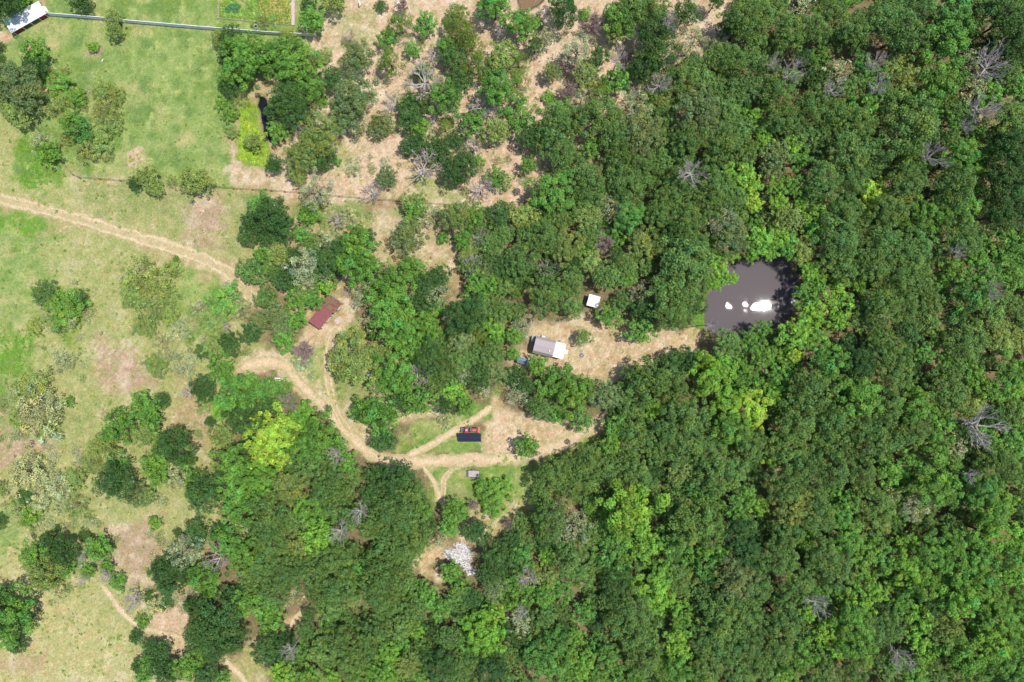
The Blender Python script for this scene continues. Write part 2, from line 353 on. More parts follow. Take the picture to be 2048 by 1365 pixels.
def grid_mesh(name, X, Y, Zv, colr, mat):
    ny, nx = X.shape; m = bpy.data.meshes.new(name); nv = nx*ny
    m.vertices.add(nv); m.vertices.foreach_set("co", np.stack([X, Y, Zv], -1).reshape(-1).astype(np.float32))
    idx = np.arange(nv).reshape(ny, nx); q = np.stack([idx[:-1, :-1], idx[:-1, 1:], idx[1:, 1:], idx[1:, :-1]], -1).reshape(-1, 4)
    m.loops.add(q.size); m.loops.foreach_set("vertex_index", q.reshape(-1).astype(np.int32)); m.polygons.add(len(q))
    m.polygons.foreach_set("loop_start", (np.arange(len(q))*4).astype(np.int32)); m.polygons.foreach_set("use_smooth", np.ones(len(q), bool)); m.update()
    a = m.color_attributes.new("soil", 'FLOAT_COLOR', 'POINT'); c4 = np.ones((nv, 4), np.float32); c4[:, :3] = (colr.reshape(-1, 3)/KG)
    a.data.foreach_set("color", c4.reshape(-1)); m.materials.append(mat); return m
tag(link("ground", grid_mesh("ground", GX, GY, Z, base, M_GROUND)), kind="structure")

# tracks as their own sheets with ragged edges
for ti, (nm, wd, st, pts, lab) in enumerate(tracks):
    S = spline(pts, 3.0); T = np.gradient(S, axis=0); T /= np.linalg.norm(T, axis=1)[:, None]; Nn = np.stack([-T[:, 1], T[:, 0]], 1)
    A = np.linspace(-1, 1, 15); nS = len(S); q = np.arange(nS)
    taper = np.minimum(1, np.minimum(q, nS - 1 - q)/4.0 + 0.25)
    el = 1 + (vnoise(q*0.2, q*0 + ti, 5) - 0.5)*0.5; er = 1 + (vnoise(q*0.2, q*0 + ti, 8) - 0.5)*0.5
    px = np.zeros((nS, 15)); py = px.copy()
    for j, a in enumerate(A):
        e = np.where(a < 0, el, er)*taper; px[:, j] = S[:, 0] + Nn[:, 0]*a*wd/2*e; py[:, j] = S[:, 1] + Nn[:, 1]*a*wd/2*e
    X = (px - 1024)*0.1; Y = (682.5 - py)*0.1
    AA = np.abs(A)[None, :] + (fbm(X*1.3, Y*1.3, 3) - 0.5)*0.7
    sand = lin((242, 216, 182)); grass = lin((190, 178, 126)); worn = lin((222, 192, 156))
    if st == "rut": f = np.maximum(np.clip(1.25 - np.abs(AA - 0.62)/0.3, 0, 1), np.where(AA < 0.6, 0.4, 0.0))
    else: f = np.clip(1.25 - AA*1.05, 0, 1)
    f = f[..., None]; c = grass*(1 - f) + sand*f
    g = np.clip((fbm(X*0.5, Y*0.5, 12) - 0.45)*4, 0, 1)[..., None]*0.5; c = c*(1 - g) + worn*g*f + c*g*(1 - f)
    tag(link(nm, grid_mesh(nm, X, Y, X*0 + 0.006 + 0.004*ti, c, M_TRACK)), kind="structure")

# water
def water_mat(name, c, rough, bump):
    m = new_mat(name, c, rough, spec=0.5); nt = m.node_tree; b = nt.nodes["Principled BSDF"]; b.inputs["IOR"].default_value = 1.33
    tc = nt.nodes.new("ShaderNodeTexCoord"); n = nt.nodes.new("ShaderNodeTexNoise"); n.inputs["Scale"].default_value = 3.2; n.inputs["Detail"].default_value = 4
    n3 = nt.nodes.new("ShaderNodeTexNoise"); n3.inputs["Scale"].default_value = 0.55; n3.inputs["Detail"].default_value = 2
    mr = nt.nodes.new("ShaderNodeMapRange"); mr.inputs[1].default_value = 0.49; mr.inputs[2].default_value = 0.60; mr.inputs[3].default_value = 0.0; mr.inputs[4].default_value = bump
    bp = nt.nodes.new("ShaderNodeBump"); bp.inputs["Distance"].default_value = 0.1
    mpg = nt.nodes.new("ShaderNodeMapping"); mpg.inputs["Rotation"].default_value = (0, 0, math.radians(14)); mpg.inputs["Scale"].default_value = (3.4, 0.2, 1); nt.links.new(tc.outputs["Object"], mpg.inputs["Vector"])
    nt.links.new(mpg.outputs[0], n.inputs["Vector"]); nt.links.new(tc.outputs["Object"], n3.inputs["Vector"]); nt.links.new(n3.outputs[0], mr.inputs[0])
    nt.links.new(mr.outputs[0], bp.inputs["Strength"]); nt.links.new(n.outputs[0], bp.inputs["Height"]); nt.links.new(bp.outputs[0], b.inputs["Normal"])
    return m
def water(name, poly, z, mat):
    S = spline(poly + [poly[0]], 6)[:-1]; c = S.mean(0); S = c + (S - c)*1.06
    mb = MB(); mb.add([W(*p)[:2] + (z,) for p in S], [tuple(range(len(S)))[::-1]]); o = mb.build(name, mat); return tag(o, kind="structure")
M_WATER = water_mat("murky_water", alb(106, 98, 100), 0.012, 0.040)
water("pond_water", POND, -0.2, M_WATER)
water("ditch_water", DITCH, -0.14, water_mat("dark_water", alb(34, 40, 44), 0.05, 0.1))
water("silty_water", TOPPOND, -0.3, water_mat("silty_water", alb(150, 122, 92), 0.08, 0.1))

# ------------------------------------------------------------------ vegetation prototypes (crown radius 1)
def unit(v): return v/np.linalg.norm(v, axis=-1, keepdims=True)
def leaves(rg, centers, radii, per, size, upbias=0.35, flat=0.9, spread=0.55, lobevar=0.16, asp=0.62):
    C = []; Nn = []; Ti = []
    for c, r in zip(centers, radii):
        n = int(per*(r**2)); d = unit(rg.normal(size=(n, 3))); d[:, 2] = np.where((d[:, 2] < -0.25) & (rg.random(n) < 0.75), -d[:, 2], d[:, 2])
        rr = r*(1 - np.abs(rg.normal(0, 0.16, n)))[:, None]; wob = 1 + 0.18*np.sin(d[:, 0]*9 + c[0]*20)*np.sin(d[:, 1]*8 + c[1]*17)
        C.append(c + d*rr*wob[:, None]*np.array([1, 1, flat])); Nn.append(unit(d + np.array([0, 0, upbias]) + rg.normal(0, spread, (n, 3))))
        lv = 1 + rg.normal(0, lobevar); hue = rg.normal(0, 0.10); t = lv*(1 + rg.normal(0, 0.16, n))
        Ti.append(np.stack([t*(1 + hue), t, t*(1 - hue)], 1))
    C = np.concatenate(C); Nn = np.concatenate(Nn); Ti = np.clip(np.concatenate(Ti), 0.3, 1.9); n = len(C)
    a = unit(np.cross(Nn, rg.normal(size=(n, 3)))); b = np.cross(Nn, a); s = size*(0.65 + 0.7*rg.random(n))[:, None]
    V = np.stack([C + a*s, C + b*s*asp + Nn*s*0.1, C - a*s, C - b*s*asp + Nn*s*0.1], 1)
    return V, Ti
def dome(rg, n, rxy=0.72, rz=0.5, low=-0.25, jit=0.10):
    out = []; g = math.pi*(3 - math.sqrt(5)); 
    for i in range(n):
        z = 1 - (1 - low)*(i + 0.5)/n; r = math.sqrt(max(0, 1 - z*z)); t = i*g + rg.random()*0.5
        w = 1 + rg.normal(0, jit)*(0.5 + r)
        out.append((math.cos(t)*r*rxy*w, math.sin(t)*r*rxy*w, z*rz*(1 + rg.normal(0, 0.12))))
    return np.array(out)
def outline(rg, C):
    a = np.arctan2(C[:, 1], C[:, 0]); f = 1 + 0.13*np.sin(2*a + rg.random()*6) + 0.09*np.sin(3*a + rg.random()*6) + 0.06*np.sin(5*a + rg.random()*6)
    C = C.copy(); C[:, :2] *= f[:, None]; return C
def crown(kind, seed, dens=1.0):
    rg = np.random.default_rng(seed)
    if kind == 'oak':
        C = outline(rg, dome(rg, 96, 0.81, 0.52, -0.25, 0.15)); R = rg.uniform(0.08, 0.20, len(C)); C[:, 2] += rg.normal(0, 0.06, len(C))
        C2 = rg.normal(0, 0.27, (8, 3))*[1, 1, 0.4] - [0, 0, 0.12]; C = np.concatenate([C, C2]); R = np.concatenate([R, np.full(8, 0.27)])
        return leaves(rg, C, R, 2900*dens, 0.035/dens**0.45, 0.8, 0.95, 0.72, 0.15)
    if kind == 'lobed':
        C = outline(rg, dome(rg, 52, 0.80, 0.58, -0.3, 0.17)); R = rg.uniform(0.11, 0.23, len(C)); C[:, 2] += rg.normal(0, 0.09, len(C))
        C2 = rg.normal(0, 0.25, (6, 3))*[1, 1, 0.4] - [0, 0, 0.16]; C = np.concatenate([C, C2]); R = np.concatenate([R, np.full(6, 0.25)])
        return leaves(rg, C, R, 2600*dens, 0.042/dens**0.45, 0.8, 0.8, 0.55, 0.18)
    if kind == 'cedar':
        n = 60; z = rg.random(n)**1.2; a = rg.random(n)*6.28; r = (1 - z)*0.78 + 0.12; r *= rg.uniform(0.75, 1.15, n)
        C = np.stack([np.cos(a)*r, np.sin(a)*r, z*1.0 - 0.35], 1); R = rg.uniform(0.12, 0.24, n)
        return leaves(rg, C, R, 2000*dens, 0.040/dens**0.45, 0.5, 1.2, 0.7, 0.14, 0.35)
    if kind == 'sparse':
        C = outline(rg, dome(rg, 50, 0.82, 0.5, -0.2, 0.2)); R = rg.uniform(0.1, 0.22, len(C))
        return leaves(rg, C, R, 1700*dens, 0.042/dens**0.45, 0.5, 0.8, 0.7, 0.2, 0.45)
    if kind == 'tuft':
        C = dome(rg, 9, 0.6, 0.35, 0.0, 0.25); R = rg.uniform(0.25, 0.42, len(C))
        return leaves(rg, C, R, 130*dens, 0.16, 0.6, 0.8, 0.6, 0.2, 0.4)
def quads_mesh(name, V, Ti, mat):
    n = len(V); m = bpy.data.meshes.new(name); m.vertices.add(n*4); m.vertices.foreach_set("co", V.reshape(-1).astype(np.float32))
    m.loops.add(n*4); m.loops.foreach_set("vertex_index", np.arange(n*4, dtype=np.int32)); m.polygons.add(n)
    m.polygons.foreach_set("loop_start", (np.arange(n)*4).astype(np.int32)); m.update()
    a = m.color_attributes.new("tint", 'FLOAT_COLOR', 'POINT'); c4 = np.ones((n*4, 4), np.float32); c4[:, :3] = np.repeat(Ti, 4, 0)
    a.data.foreach_set("color", c4.reshape(-1)); m.materials.append(mat); return m
def trunk_mb(seed, base_z, limbs=7, spread=0.7):
    """unit tree: crown centre at z 0; the trunk reaches down to base_z"""
    rg = random.Random(seed); mb = MB(); lean = Vector((rg.uniform(-.06, .06), rg.uniform(-.06, .06), 0))
    top = Vector((0, 0, 0.25)); b = Vector((0, 0, base_z)); mid = (top + b)*0.5 + lean
    mb.tube([b, b + Vector((0, 0, 0.1)), mid, top], [0.11, 0.085, 0.065, 0.03], 7)
    for i in range(limbs):
        a = i*2.4 + rg.uniform(-.3, .3); t = rg.uniform(0.45, 0.95); s = b.lerp(top, t); r = spread*rg.uniform(0.6, 1)
        e = Vector((math.cos(a)*r, math.sin(a)*r, s.z + rg.uniform(0.15, 0.4))); m2 = s.lerp(e, 0.5) + Vector((0, 0, 0.08))
        mb.tube([s, m2, e], [0.045, 0.028, 0.01], 5)
        for k in range(2):
            d = (e - m2).normalized() + Vector((rg.uniform(-.6, .6), rg.uniform(-.6, .6), rg.uniform(0, .5)))
            mb.tube([m2, m2 + d*0.25], [0.018, 0.006], 4)
    return mb
def dead_mb(seed, nb=9, levels=3, r0=0.085, fine=0.012, up=0.5, reach=1.0, kids=3):
    """bare tree: trunk and branches apart; base at z=-1, branch tips about radius 1"""
    rg = random.Random(seed); tr = MB(); br = MB()
    tr.tube([(0, 0, -1), (0.02, 0.01, -0.6), (0.03, -0.02, -0.1)], [r0, r0*0.8, r0*0.6], 7)
    def grow(p, d, ln, r, lv):
        d = d.normalized(); pts = [p]; q = p.copy(); dd = d.copy()
        for k in range(3):
            dd = (dd + Vector((rg.uniform(-.22, .22), rg.uniform(-.22, .22), rg.uniform(-.08, .2)))).normalized(); q = q + dd*ln/3; pts.append(q.copy())
        br.tube(pts, [r, r*0.8, r*0.6, max(r*0.35, fine*0.5)], 5 if lv > 1 else 4, cap=False)
        if lv <= 0: return
        for k in range(kids + (lv == levels)):
            s = pts[rg.choice([1, 2, 2, 3])]; nd = dd + Vector((rg.uniform(-1, 1), rg.uniform(-1, 1), rg.uniform(-.25, .6)))*0.75
            grow(s, nd, ln*rg.uniform(0.5, 0.75), max(r*0.55, fine), lv - 1)
    for i in range(nb):
        a = i*2*math.pi/nb + rg.uniform(-.3, .3); z = rg.uniform(-0.45, -0.1); L = reach*rg.uniform(0.45, 0.75)
        grow(Vector((0.02, 0, z)), Vector((math.cos(a), math.sin(a), up*rg.uniform(0.3, 1.4))), L, r0*0.45, levels)
    return tr, br
print("protos")
PROTO = {}
for kd, nvar in (('oak', 5), ('lobed', 5), ('cedar', 3), ('sparse', 4)):
    PROTO[kd] = []
    for i in range(nvar):
        V, Ti = crown(kd, 100 + i*7 + len(kd)); me = quads_mesh(kd + "_crown", V, Ti, M_LEAF)
        tk = trunk_mb(50 + i, -2.0).mesh("trunk", M_BARK, True); tw = None
        if kd == 'sparse':
            t_, b_ = dead_mb(300 + i, 7, 2, 0.04, 0.010, 0.5, 0.9, 2); tw = b_.mesh("branches", M_BARK)
        PROTO[kd].append((me, tk, tw))
LOW = {kd: [crown(kd, 500 + i, 0.42) for i in range(3)] for kd in ('oak', 'lobed', 'cedar', 'sparse')}
LOW['tuft'] = [crown('tuft', 800 + i) for i in range(4)]
DEAD = []
for i in range(5):
    t_, b_ = dead_mb(200 + i, 9, 3); DEAD.append((t_.mesh("trunk", M_BARK, True), b_.mesh("branches", M_BARK)))
TWIG = []
for i in range(3):
    t_, b_ = dead_mb(240 + i, 16, 3, 0.06, 0.013, 1.0, 0.85, 4); TWIG.append((t_.mesh("trunk", M_BARK, True), b_.mesh("branches", M_BARK)))

# ------------------------------------------------------------------ every tree, shrub and bare tree: zoom-tile x, y, radius, species
TX = [0, 512, 1024, 1536]; TY = [0, 456, 909]
DATA = {
(0,0): """30,8,112,D;132,-8,62,G;480,-8,80,D;680,110,58,V;685,185,58,V;558,285,36,l;215,320,90,G;200,405,80,D;240,440,50,D;90,480,118,B;175,570,112,B;20,570,80,B;120,680,88,V;45,640,60,V;0,285,32,d;5,350,26,d;
360,515,72,g;300,440,35,v;390,420,35,v;400,600,60,v;460,590,58,g;345,620,72,v;500,610,32,v;610,545,58,v;680,560,52,v;640,650,88,v;715,600,30,v;620,720,70,v;695,750,46,v;440,740,80,G;485,775,76,T;400,830,48,v;600,850,70,v;530,895,86,v;
245,850,70,S;290,915,80,G;808,1100,46,D;890,1070,78,V;930,1125,58,V;1035,1090,42,v;1170,1090,94,V;1310,230,50,V;1400,250,88,D;1340,335,42,D;1480,330,128,G;1420,440,108,G;1380,515,68,D;1435,590,54,v;1330,620,42,g;1378,680,52,g;1388,790,42,v""",
(1,0): """340,130,76,G;320,35,50,D;470,15,70,V;610,345,90,B;405,345,52,v;800,370,86,C;752,38,36,d;860,145,84,C;790,225,56,G;1020,140,64,G;935,298,46,G;
1210,85,60,V;1150,150,58,C;1230,190,88,C;1150,275,66,G;1290,265,80,C;1180,350,80,D;1330,390,88,C;1250,430,60,C;1430,45,88,G;1390,10,50,D;1480,330,78,V;1220,500,78,D;1450,560,108,T;1425,445,68,T;1130,590,94,T;
1310,730,74,G;1440,780,80,V;1130,765,52,C;1200,830,50,D;950,640,80,D;930,710,78,D;985,760,58,G;945,870,74,D;1100,900,82,D;1060,955,40,V;1210,1030,88,D;1260,950,58,D;1330,965,35,g;1455,1070,64,G;782,1065,60,B;
588,1012,50,s;485,965,26,g;450,480,72,D;585,580,114,B;555,700,88,B;750,750,72,B;400,612,34,g;60,350,98,G;155,310,88,G;270,385,108,G;205,440,90,G;310,520,88,G;205,600,116,D;235,670,108,D;125,660,78,D;130,790,74,G;
385,790,106,V;350,870,88,V;400,945,72,D;270,935,88,V;110,985,60,D;250,1050,62,V;370,1150,92,S;320,1285,68,G;40,140,58,v;190,215,48,v;890,620,40,G;1000,430,50,G;-15,850,58,V;
1010,490,108,X;820,620,62,X;1370,640,88,X;1000,1010,92,X;700,1150,62,X;1340,1130,78,X;1300,880,58,X;560,222,42,X;1060,720,42,X;1060,330,52,X;1500,180,58,X;880,40,48,P;
950,1220,70,V;960,1265,58,G;1050,1290,66,S;1200,1290,98,V;1320,1290,68,G;1460,1290,88,D;920,1345,48,V;100,1290,98,D;30,1235,78,G;180,1345,58,D;480,1320,58,X;560,1310,58,s""",
(2,0): """310,60,88,D;60,150,88,G;150,140,36,d;200,230,70,S;140,270,48,D;435,95,40,g;640,110,88,G;720,55,98,O;840,60,98,O;620,185,68,V;490,150,76,P;1040,80,80,D;850,200,108,D;870,330,108,D;800,425,88,D;945,130,48,X;1220,8,50,D;1080,260,88,S;
1380,130,108,O;1480,90,90,O;1290,170,66,D;1450,220,80,O;1220,330,80,O;1310,360,88,O;1430,340,80,O;1505,430,78,O;390,300,84,S;330,375,76,P;240,430,50,B;520,340,58,D;635,345,60,X;700,340,34,P;450,450,76,V;630,480,78,G;710,430,36,g;530,530,54,C;
330,550,70,P;420,585,58,S;220,590,40,g;40,360,60,C;30,480,80,C;55,605,42,G;500,700,116,O;300,660,58,G;370,710,60,O;260,760,108,O;60,720,80,G;120,830,78,D;270,890,88,O;100,990,48,G;480,890,58,G;620,700,44,G;740,640,88,S;780,800,116,B;620,810,88,O;900,690,78,O;880,820,70,O;
1100,650,116,B;1150,720,88,B;1000,480,98,O;1130,470,78,O;1080,385,70,O;930,545,44,C;900,620,58,V;1060,830,108,O;1240,870,108,O;1290,650,78,O;1350,560,84,O;1200,560,76,O;1300,745,70,O;1380,780,68,O;1455,690,42,L;1500,820,58,L;1370,1040,78,L;1410,1110,78,L;1440,1220,58,Y;
640,950,88,O;760,980,88,O;520,1050,70,B;430,1045,78,O;660,1110,108,O;880,950,86,O;750,1100,78,O;230,1150,116,G;480,1160,88,O;400,1250,70,O;590,1230,78,S;1080,1030,84,X;1000,1110,88,O;920,1180,98,O;1090,1190,78,O;1230,1100,88,O;1180,1240,88,O;1310,1200,80,O;
690,1300,88,T;460,1290,88,V;290,1320,78,O;190,1345,68,O;80,1290,88,V;900,1290,88,O;1060,1320,88,O;1260,1330,88,S;240,930,62,X;885,500,62,X;1400,900,84,O;1440,520,80,O""",
(3,0): """1060,250,126,G;1020,480,126,G;925,250,56,G;790,200,124,O;670,120,98,O;500,170,98,O;270,180,88,O;130,205,98,O;40,60,78,O;350,60,88,O;200,60,86,S;760,40,80,O;900,60,88,O;1100,70,106,T;1400,120,124,D;1450,270,98,D;1300,50,80,O;
1340,385,106,X;1180,385,76,S;1220,520,86,S;1280,650,80,X;1320,560,76,G;1440,430,80,O;1500,520,78,G;570,390,56,T;645,375,60,X;665,515,58,X;420,440,86,S;395,530,60,X;500,520,70,O;740,400,70,V;830,480,78,V;60,540,104,O;140,440,66,X;40,370,42,X;
250,650,108,O;380,700,98,O;570,640,86,G;830,760,156,O;965,650,58,G;90,720,98,O;400,735,38,L;210,820,86,O;540,760,98,O;480,900,120,O;330,830,86,O;130,880,76,L;190,955,56,G;50,920,86,B;620,940,78,O;
1140,960,96,G;1250,1030,48,G;1200,880,56,G;985,930,76,X;1330,930,68,G;1110,740,56,G;1195,750,44,X;1100,850,60,O;1440,720,106,O;1450,900,106,D;1420,1100,124,D;1500,1250,96,D;1370,1290,88,D;160,1110,68,G;50,1130,58,L;330,1080,104,O;490,1070,96,O;620,1150,76,Y;600,1220,48,Y;
830,1080,98,O;790,1190,86,V;720,1270,98,O;850,980,68,G;1100,1130,120,O;1030,1260,96,G;1180,1250,86,G;60,1220,58,L;190,1230,48,L;120,1310,86,V;280,1300,78,L;430,1260,96,O;530,1320,86,O;900,1300,96,G;700,580,80,O""",
(0,1): """270,395,72,d;440,395,58,s;475,435,56,d;400,480,100,g;340,560,66,v;430,545,66,s;210,590,48,v;860,290,116,v;930,350,106,v;800,390,76,v;1000,420,58,v;920,480,96,v;870,590,62,v;1020,520,58,v;1040,240,46,v;970,680,58,s;1085,610,56,s;1020,765,46,s;940,830,66,v;1115,835,86,s;1055,190,22,g;
1210,480,54,s;1340,440,92,g;1290,540,86,v;1450,480,66,s;1285,700,74,v;1385,690,78,D;1218,740,48,d;1510,620,66,D;1320,840,86,G;1220,960,84,D;1235,1035,48,v;400,790,64,s;240,1080,140,s;110,1140,56,v;300,1175,56,v;200,955,100,v;418,1040,36,g;860,1060,88,G;975,1030,48,D;910,1130,92,G;880,1235,76,V;
720,1190,96,G;625,1290,86,V;560,1335,48,v;825,1240,54,v;1060,1310,120,D;980,1300,70,G;1420,1000,124,G;1340,1090,78,L;1500,915,58,G;1460,1130,106,D;1335,1240,86,V;1262,1160,38,D;1490,60,58,D;1500,260,50,s;1355,590,34,X;1230,665,24,X;1130,985,40,X""",
(1,1): """80,40,78,D;160,40,58,D;275,40,48,G;60,180,78,G;230,170,58,D;300,230,96,S;200,300,80,D;430,100,66,S;130,160,66,V;110,130,50,X;410,130,46,X;610,110,106,G;660,60,58,D;520,130,78,D;450,200,88,D;600,240,96,G;680,230,78,G;555,190,78,G;300,330,68,S;420,350,52,L;310,405,58,G;240,430,66,G;345,440,56,G;130,520,72,B;60,410,68,O;150,600,58,B;245,560,54,G;170,680,62,G;30,560,68,B;
640,385,56,S;720,350,48,G;640,430,62,S;760,270,48,X;910,60,84,B;1120,62,34,g;900,180,34,v;940,250,78,G;850,320,86,G;1010,340,78,D;1100,300,72,D;1080,400,68,S;930,380,58,S;1000,440,76,D;860,450,68,G;800,480,114,G;850,600,106,G;750,400,58,G;1010,560,72,G;690,570,48,S;690,630,34,d;900,710,76,G;
590,780,126,V;760,750,60,V;1040,780,88,D;1000,725,58,G;1290,235,66,X;1330,50,58,X;1240,60,58,G;1410,110,84,O;1470,40,80,O;1480,230,86,D;1400,250,60,B;1400,330,66,G;1490,350,70,O;1260,160,50,V;1240,100,40,G;1310,330,66,G;1250,520,116,D;1200,600,78,D;1330,480,78,O;1430,600,58,L;1335,650,56,C;1230,680,78,B;1450,490,86,O;1200,780,78,O;1400,750,90,O;1260,800,58,O;830,850,98,G;770,910,80,G;880,935,78,G;965,895,76,X;980,1030,92,G;720,970,58,S;740,1120,124,G;640,1100,78,G;770,1268,80,D;
1180,990,74,L;1260,1065,68,G;1140,1065,58,D;1130,1150,48,s;1340,900,86,D;1250,880,58,S;1440,870,78,B;1360,970,54,S;290,735,78,P;290,820,60,s;190,1050,76,P;60,1080,80,D;60,950,70,G;150,960,50,g;120,1200,120,Y;50,1290,106,Y;220,1160,60,L;290,1110,70,L;310,1190,72,L;390,1230,108,G;320,1310,100,G;480,1300,70,G;210,1290,72,Y;20,1180,60,Y""",
(2,1): """60,200,106,O;200,50,98,O;330,120,96,V;100,60,84,O;450,40,70,O;30,390,48,C;550,95,72,P;210,240,60,X;720,378,36,P;790,100,92,V;660,25,58,G;710,50,58,D;570,290,92,O;635,170,52,D;350,330,92,O;470,210,78,V;200,400,114,O;355,460,76,O;585,525,72,G;690,300,62,G;1200,580,36,X;770,390,68,S;690,220,70,O;
1020,230,156,O;1100,110,88,O;1000,50,96,D;900,120,62,O;960,400,124,O;1070,350,96,O;950,500,112,O;1030,540,58,O;790,500,78,D;770,610,78,G;1310,60,106,B;1200,90,48,L;1235,230,60,L;1320,160,42,L;1322,305,36,L;1270,300,40,L;1215,340,40,L;1180,300,46,G;1480,80,78,L;1430,170,40,G;
60,590,72,S;15,650,60,G;8,755,48,G;432,657,54,V;150,822,68,G;285,915,100,G;230,940,86,G;350,1000,112,G;170,1070,88,O;280,1120,58,G;420,1150,76,O;440,950,66,G;560,1000,94,B;90,945,52,D;30,1000,68,S;92,1310,78,G;1290,700,86,O;1425,690,74,G;1500,600,48,G;1500,770,76,G;
1180,880,114,L;1150,795,58,L;1255,830,86,L;1400,900,78,G;1050,800,86,D;960,800,68,D;1290,1050,92,L;1420,1070,92,Y;1450,1140,66,Y;1310,1200,104,G;1385,1005,50,Y;1130,960,48,L;820,920,120,O;700,1000,86,O;730,890,74,O;950,900,86,O;850,1080,58,L;980,1000,96,O;710,1080,76,O;630,1200,86,G;600,1300,76,G;740,1250,96,O;900,1220,106,O;1050,1130,112,O;1050,1290,112,O;1180,1320,94,O;1430,1290,96,O;880,1340,84,O""",
(3,1): """60,60,78,L;130,120,76,G;210,130,68,V;15,150,42,L;280,40,78,G;420,60,112,O;400,160,104,O;580,60,86,V;540,220,58,G;700,100,106,O;850,130,112,O;780,280,106,O;650,220,98,O;470,250,84,O;250,250,58,L;300,310,50,L;235,400,76,G;420,330,58,L;540,350,38,L;420,430,86,L;420,570,50,L;275,490,68,L;220,590,78,L;150,640,84,L;160,765,48,Y;260,665,78,L;
560,530,86,O;680,470,104,O;800,480,88,O;950,430,86,O;960,560,78,O;900,340,84,O;960,30,86,G;1150,60,106,O;1145,140,44,X;1240,180,68,G;1110,250,76,G;1300,285,84,T;1400,150,78,G;1400,30,78,G;1500,100,78,G;1200,400,104,T;1350,370,58,X;1425,430,66,O;1330,490,86,O;1110,545,76,D;1180,680,114,O;1040,660,68,G;1460,300,82,G;
350,800,104,G;540,800,96,D;700,760,112,O;560,880,84,O;760,890,94,O;840,640,76,D;930,750,58,T;1060,790,58,G;1090,870,78,O;1230,900,76,G;1380,700,78,V;1450,860,96,G;1480,960,68,L;1350,960,76,G;60,900,76,G;120,970,48,G;30,1010,58,L;250,980,120,O;540,1020,112,G;400,940,80,O;700,1040,104,O;880,1050,96,G;1060,1010,112,O;1200,1080,76,V;180,1150,120,O;360,1170,112,O;400,1250,32,Y;1020,1170,86,G;850,1200,98,O;650,1270,112,O;540,1180,92,O;1000,1300,92,G;900,1280,70,V;
1280,1190,120,X;1100,1320,86,S;1340,1310,68,G;1450,1310,86,G;100,1290,104,O;300,1300,84,O;480,1320,84,O""",
(0,2): """0,210,48,V;160,110,116,s;340,180,88,s;100,330,66,v;255,285,74,s;150,260,48,d;460,300,66,v;450,150,66,v;560,50,66,v;0,400,42,d;180,370,58,g;700,160,116,D;700,60,78,G;820,250,78,B;885,250,58,V;930,60,88,G;950,110,86,G;1060,130,86,S;1110,50,58,G;1160,130,58,G;1235,230,114,D;1180,220,78,V;1400,60,114,G;1430,200,112,G;1430,320,104,G;350,440,22,d;930,410,46,g;
230,600,96,G;370,560,96,D;280,510,48,D;270,690,106,V;390,680,66,G;290,760,58,d;350,830,58,s;600,560,86,G;510,490,40,d;520,620,58,s;640,670,48,G;530,700,48,G;620,735,44,X;500,745,40,X;480,600,34,X;705,757,54,g;790,870,58,X;890,850,40,d;930,900,68,s;985,890,48,d;860,1000,44,g;
1180,480,86,D;1070,470,32,d;1320,460,58,D;1120,570,104,S;1300,635,76,X;1040,640,76,D;960,680,58,D;1010,730,104,D;1110,700,68,D;1220,720,96,G;1000,790,58,D;1380,520,104,G;1430,430,78,S;1480,600,96,G;1390,850,86,D;1250,820,66,G;1140,900,44,D;1210,945,96,D;1300,1020,150,D;1170,1100,78,D;1400,1100,96,D;1300,1150,96,D;1450,900,86,G;
60,960,144,G;20,1080,88,G;110,1140,58,D;10,860,78,D;150,1000,66,G;820,1095,50,D;900,1150,48,D;970,1170,68,D;890,1240,58,G;960,1260,78,D;830,1270,48,D;1010,1310,88,D;1110,1280,86,G;1200,1200,78,G;1230,1320,86,D;1330,1340,58,G;865,1340,58,G""",
(1,2): """60,40,84,Y;150,20,66,Y;200,200,104,V;250,150,56,V;50,150,96,G;330,80,88,O;430,190,106,O;500,260,120,O;100,330,114,O;60,450,104,O;200,400,86,O;300,310,88,G;390,470,86,L;360,530,88,L;440,540,50,G;260,570,86,V;120,560,96,O;60,650,96,O;210,700,96,O;360,680,104,O;500,640,96,O;470,10,60,X;
730,135,84,D;850,150,112,D;930,230,98,O;700,260,88,D;780,330,114,O;900,380,106,O;960,470,96,O;700,440,84,O;820,540,112,O;960,560,68,O;1000,330,78,G;1040,420,60,D;620,350,58,X;750,700,120,O;880,650,86,O;880,760,78,O;720,830,96,O;600,700,86,G;500,800,96,O;380,830,86,O;230,830,78,S;120,800,96,O;60,900,86,G;100,980,86,G;450,930,86,O;580,850,66,V;800,850,86,O;1020,850,78,G;1100,920,78,G;950,920,86,O;960,1050,58,L;800,1180,78,L;860,1040,86,O;
1180,330,74,G;1160,430,66,G;1230,350,54,G;1325,462,84,D;1110,520,48,S;1172,706,72,G;1220,795,62,G;1230,825,54,V;1430,600,92,D;1415,710,88,D;1500,640,86,D;1430,800,78,B;1290,860,76,D;1400,230,82,g;1350,190,48,g;1480,200,66,g;1430,320,66,g;1300,300,44,P;1510,410,40,P;
320,960,46,D;180,1110,68,D;280,1120,22,L;80,1070,50,D;60,1180,86,D;200,1190,52,X;300,1060,66,O;500,1100,96,O;400,1160,92,O;560,1250,96,O;150,1310,78,L;330,1330,78,G;460,1340,58,L;640,1180,92,O;700,1080,96,O;1310,980,66,L;1330,1050,104,L;1400,1110,96,L;1440,950,60,L;1270,1130,80,G;1160,1100,88,O;800,1310,78,L;910,1260,78,V;740,1290,70,G;1100,1250,104,D;1250,1250,96,O;1400,1280,104,D;1480,1200,88,O;1000,1180,84,O;500,470,60,X""",
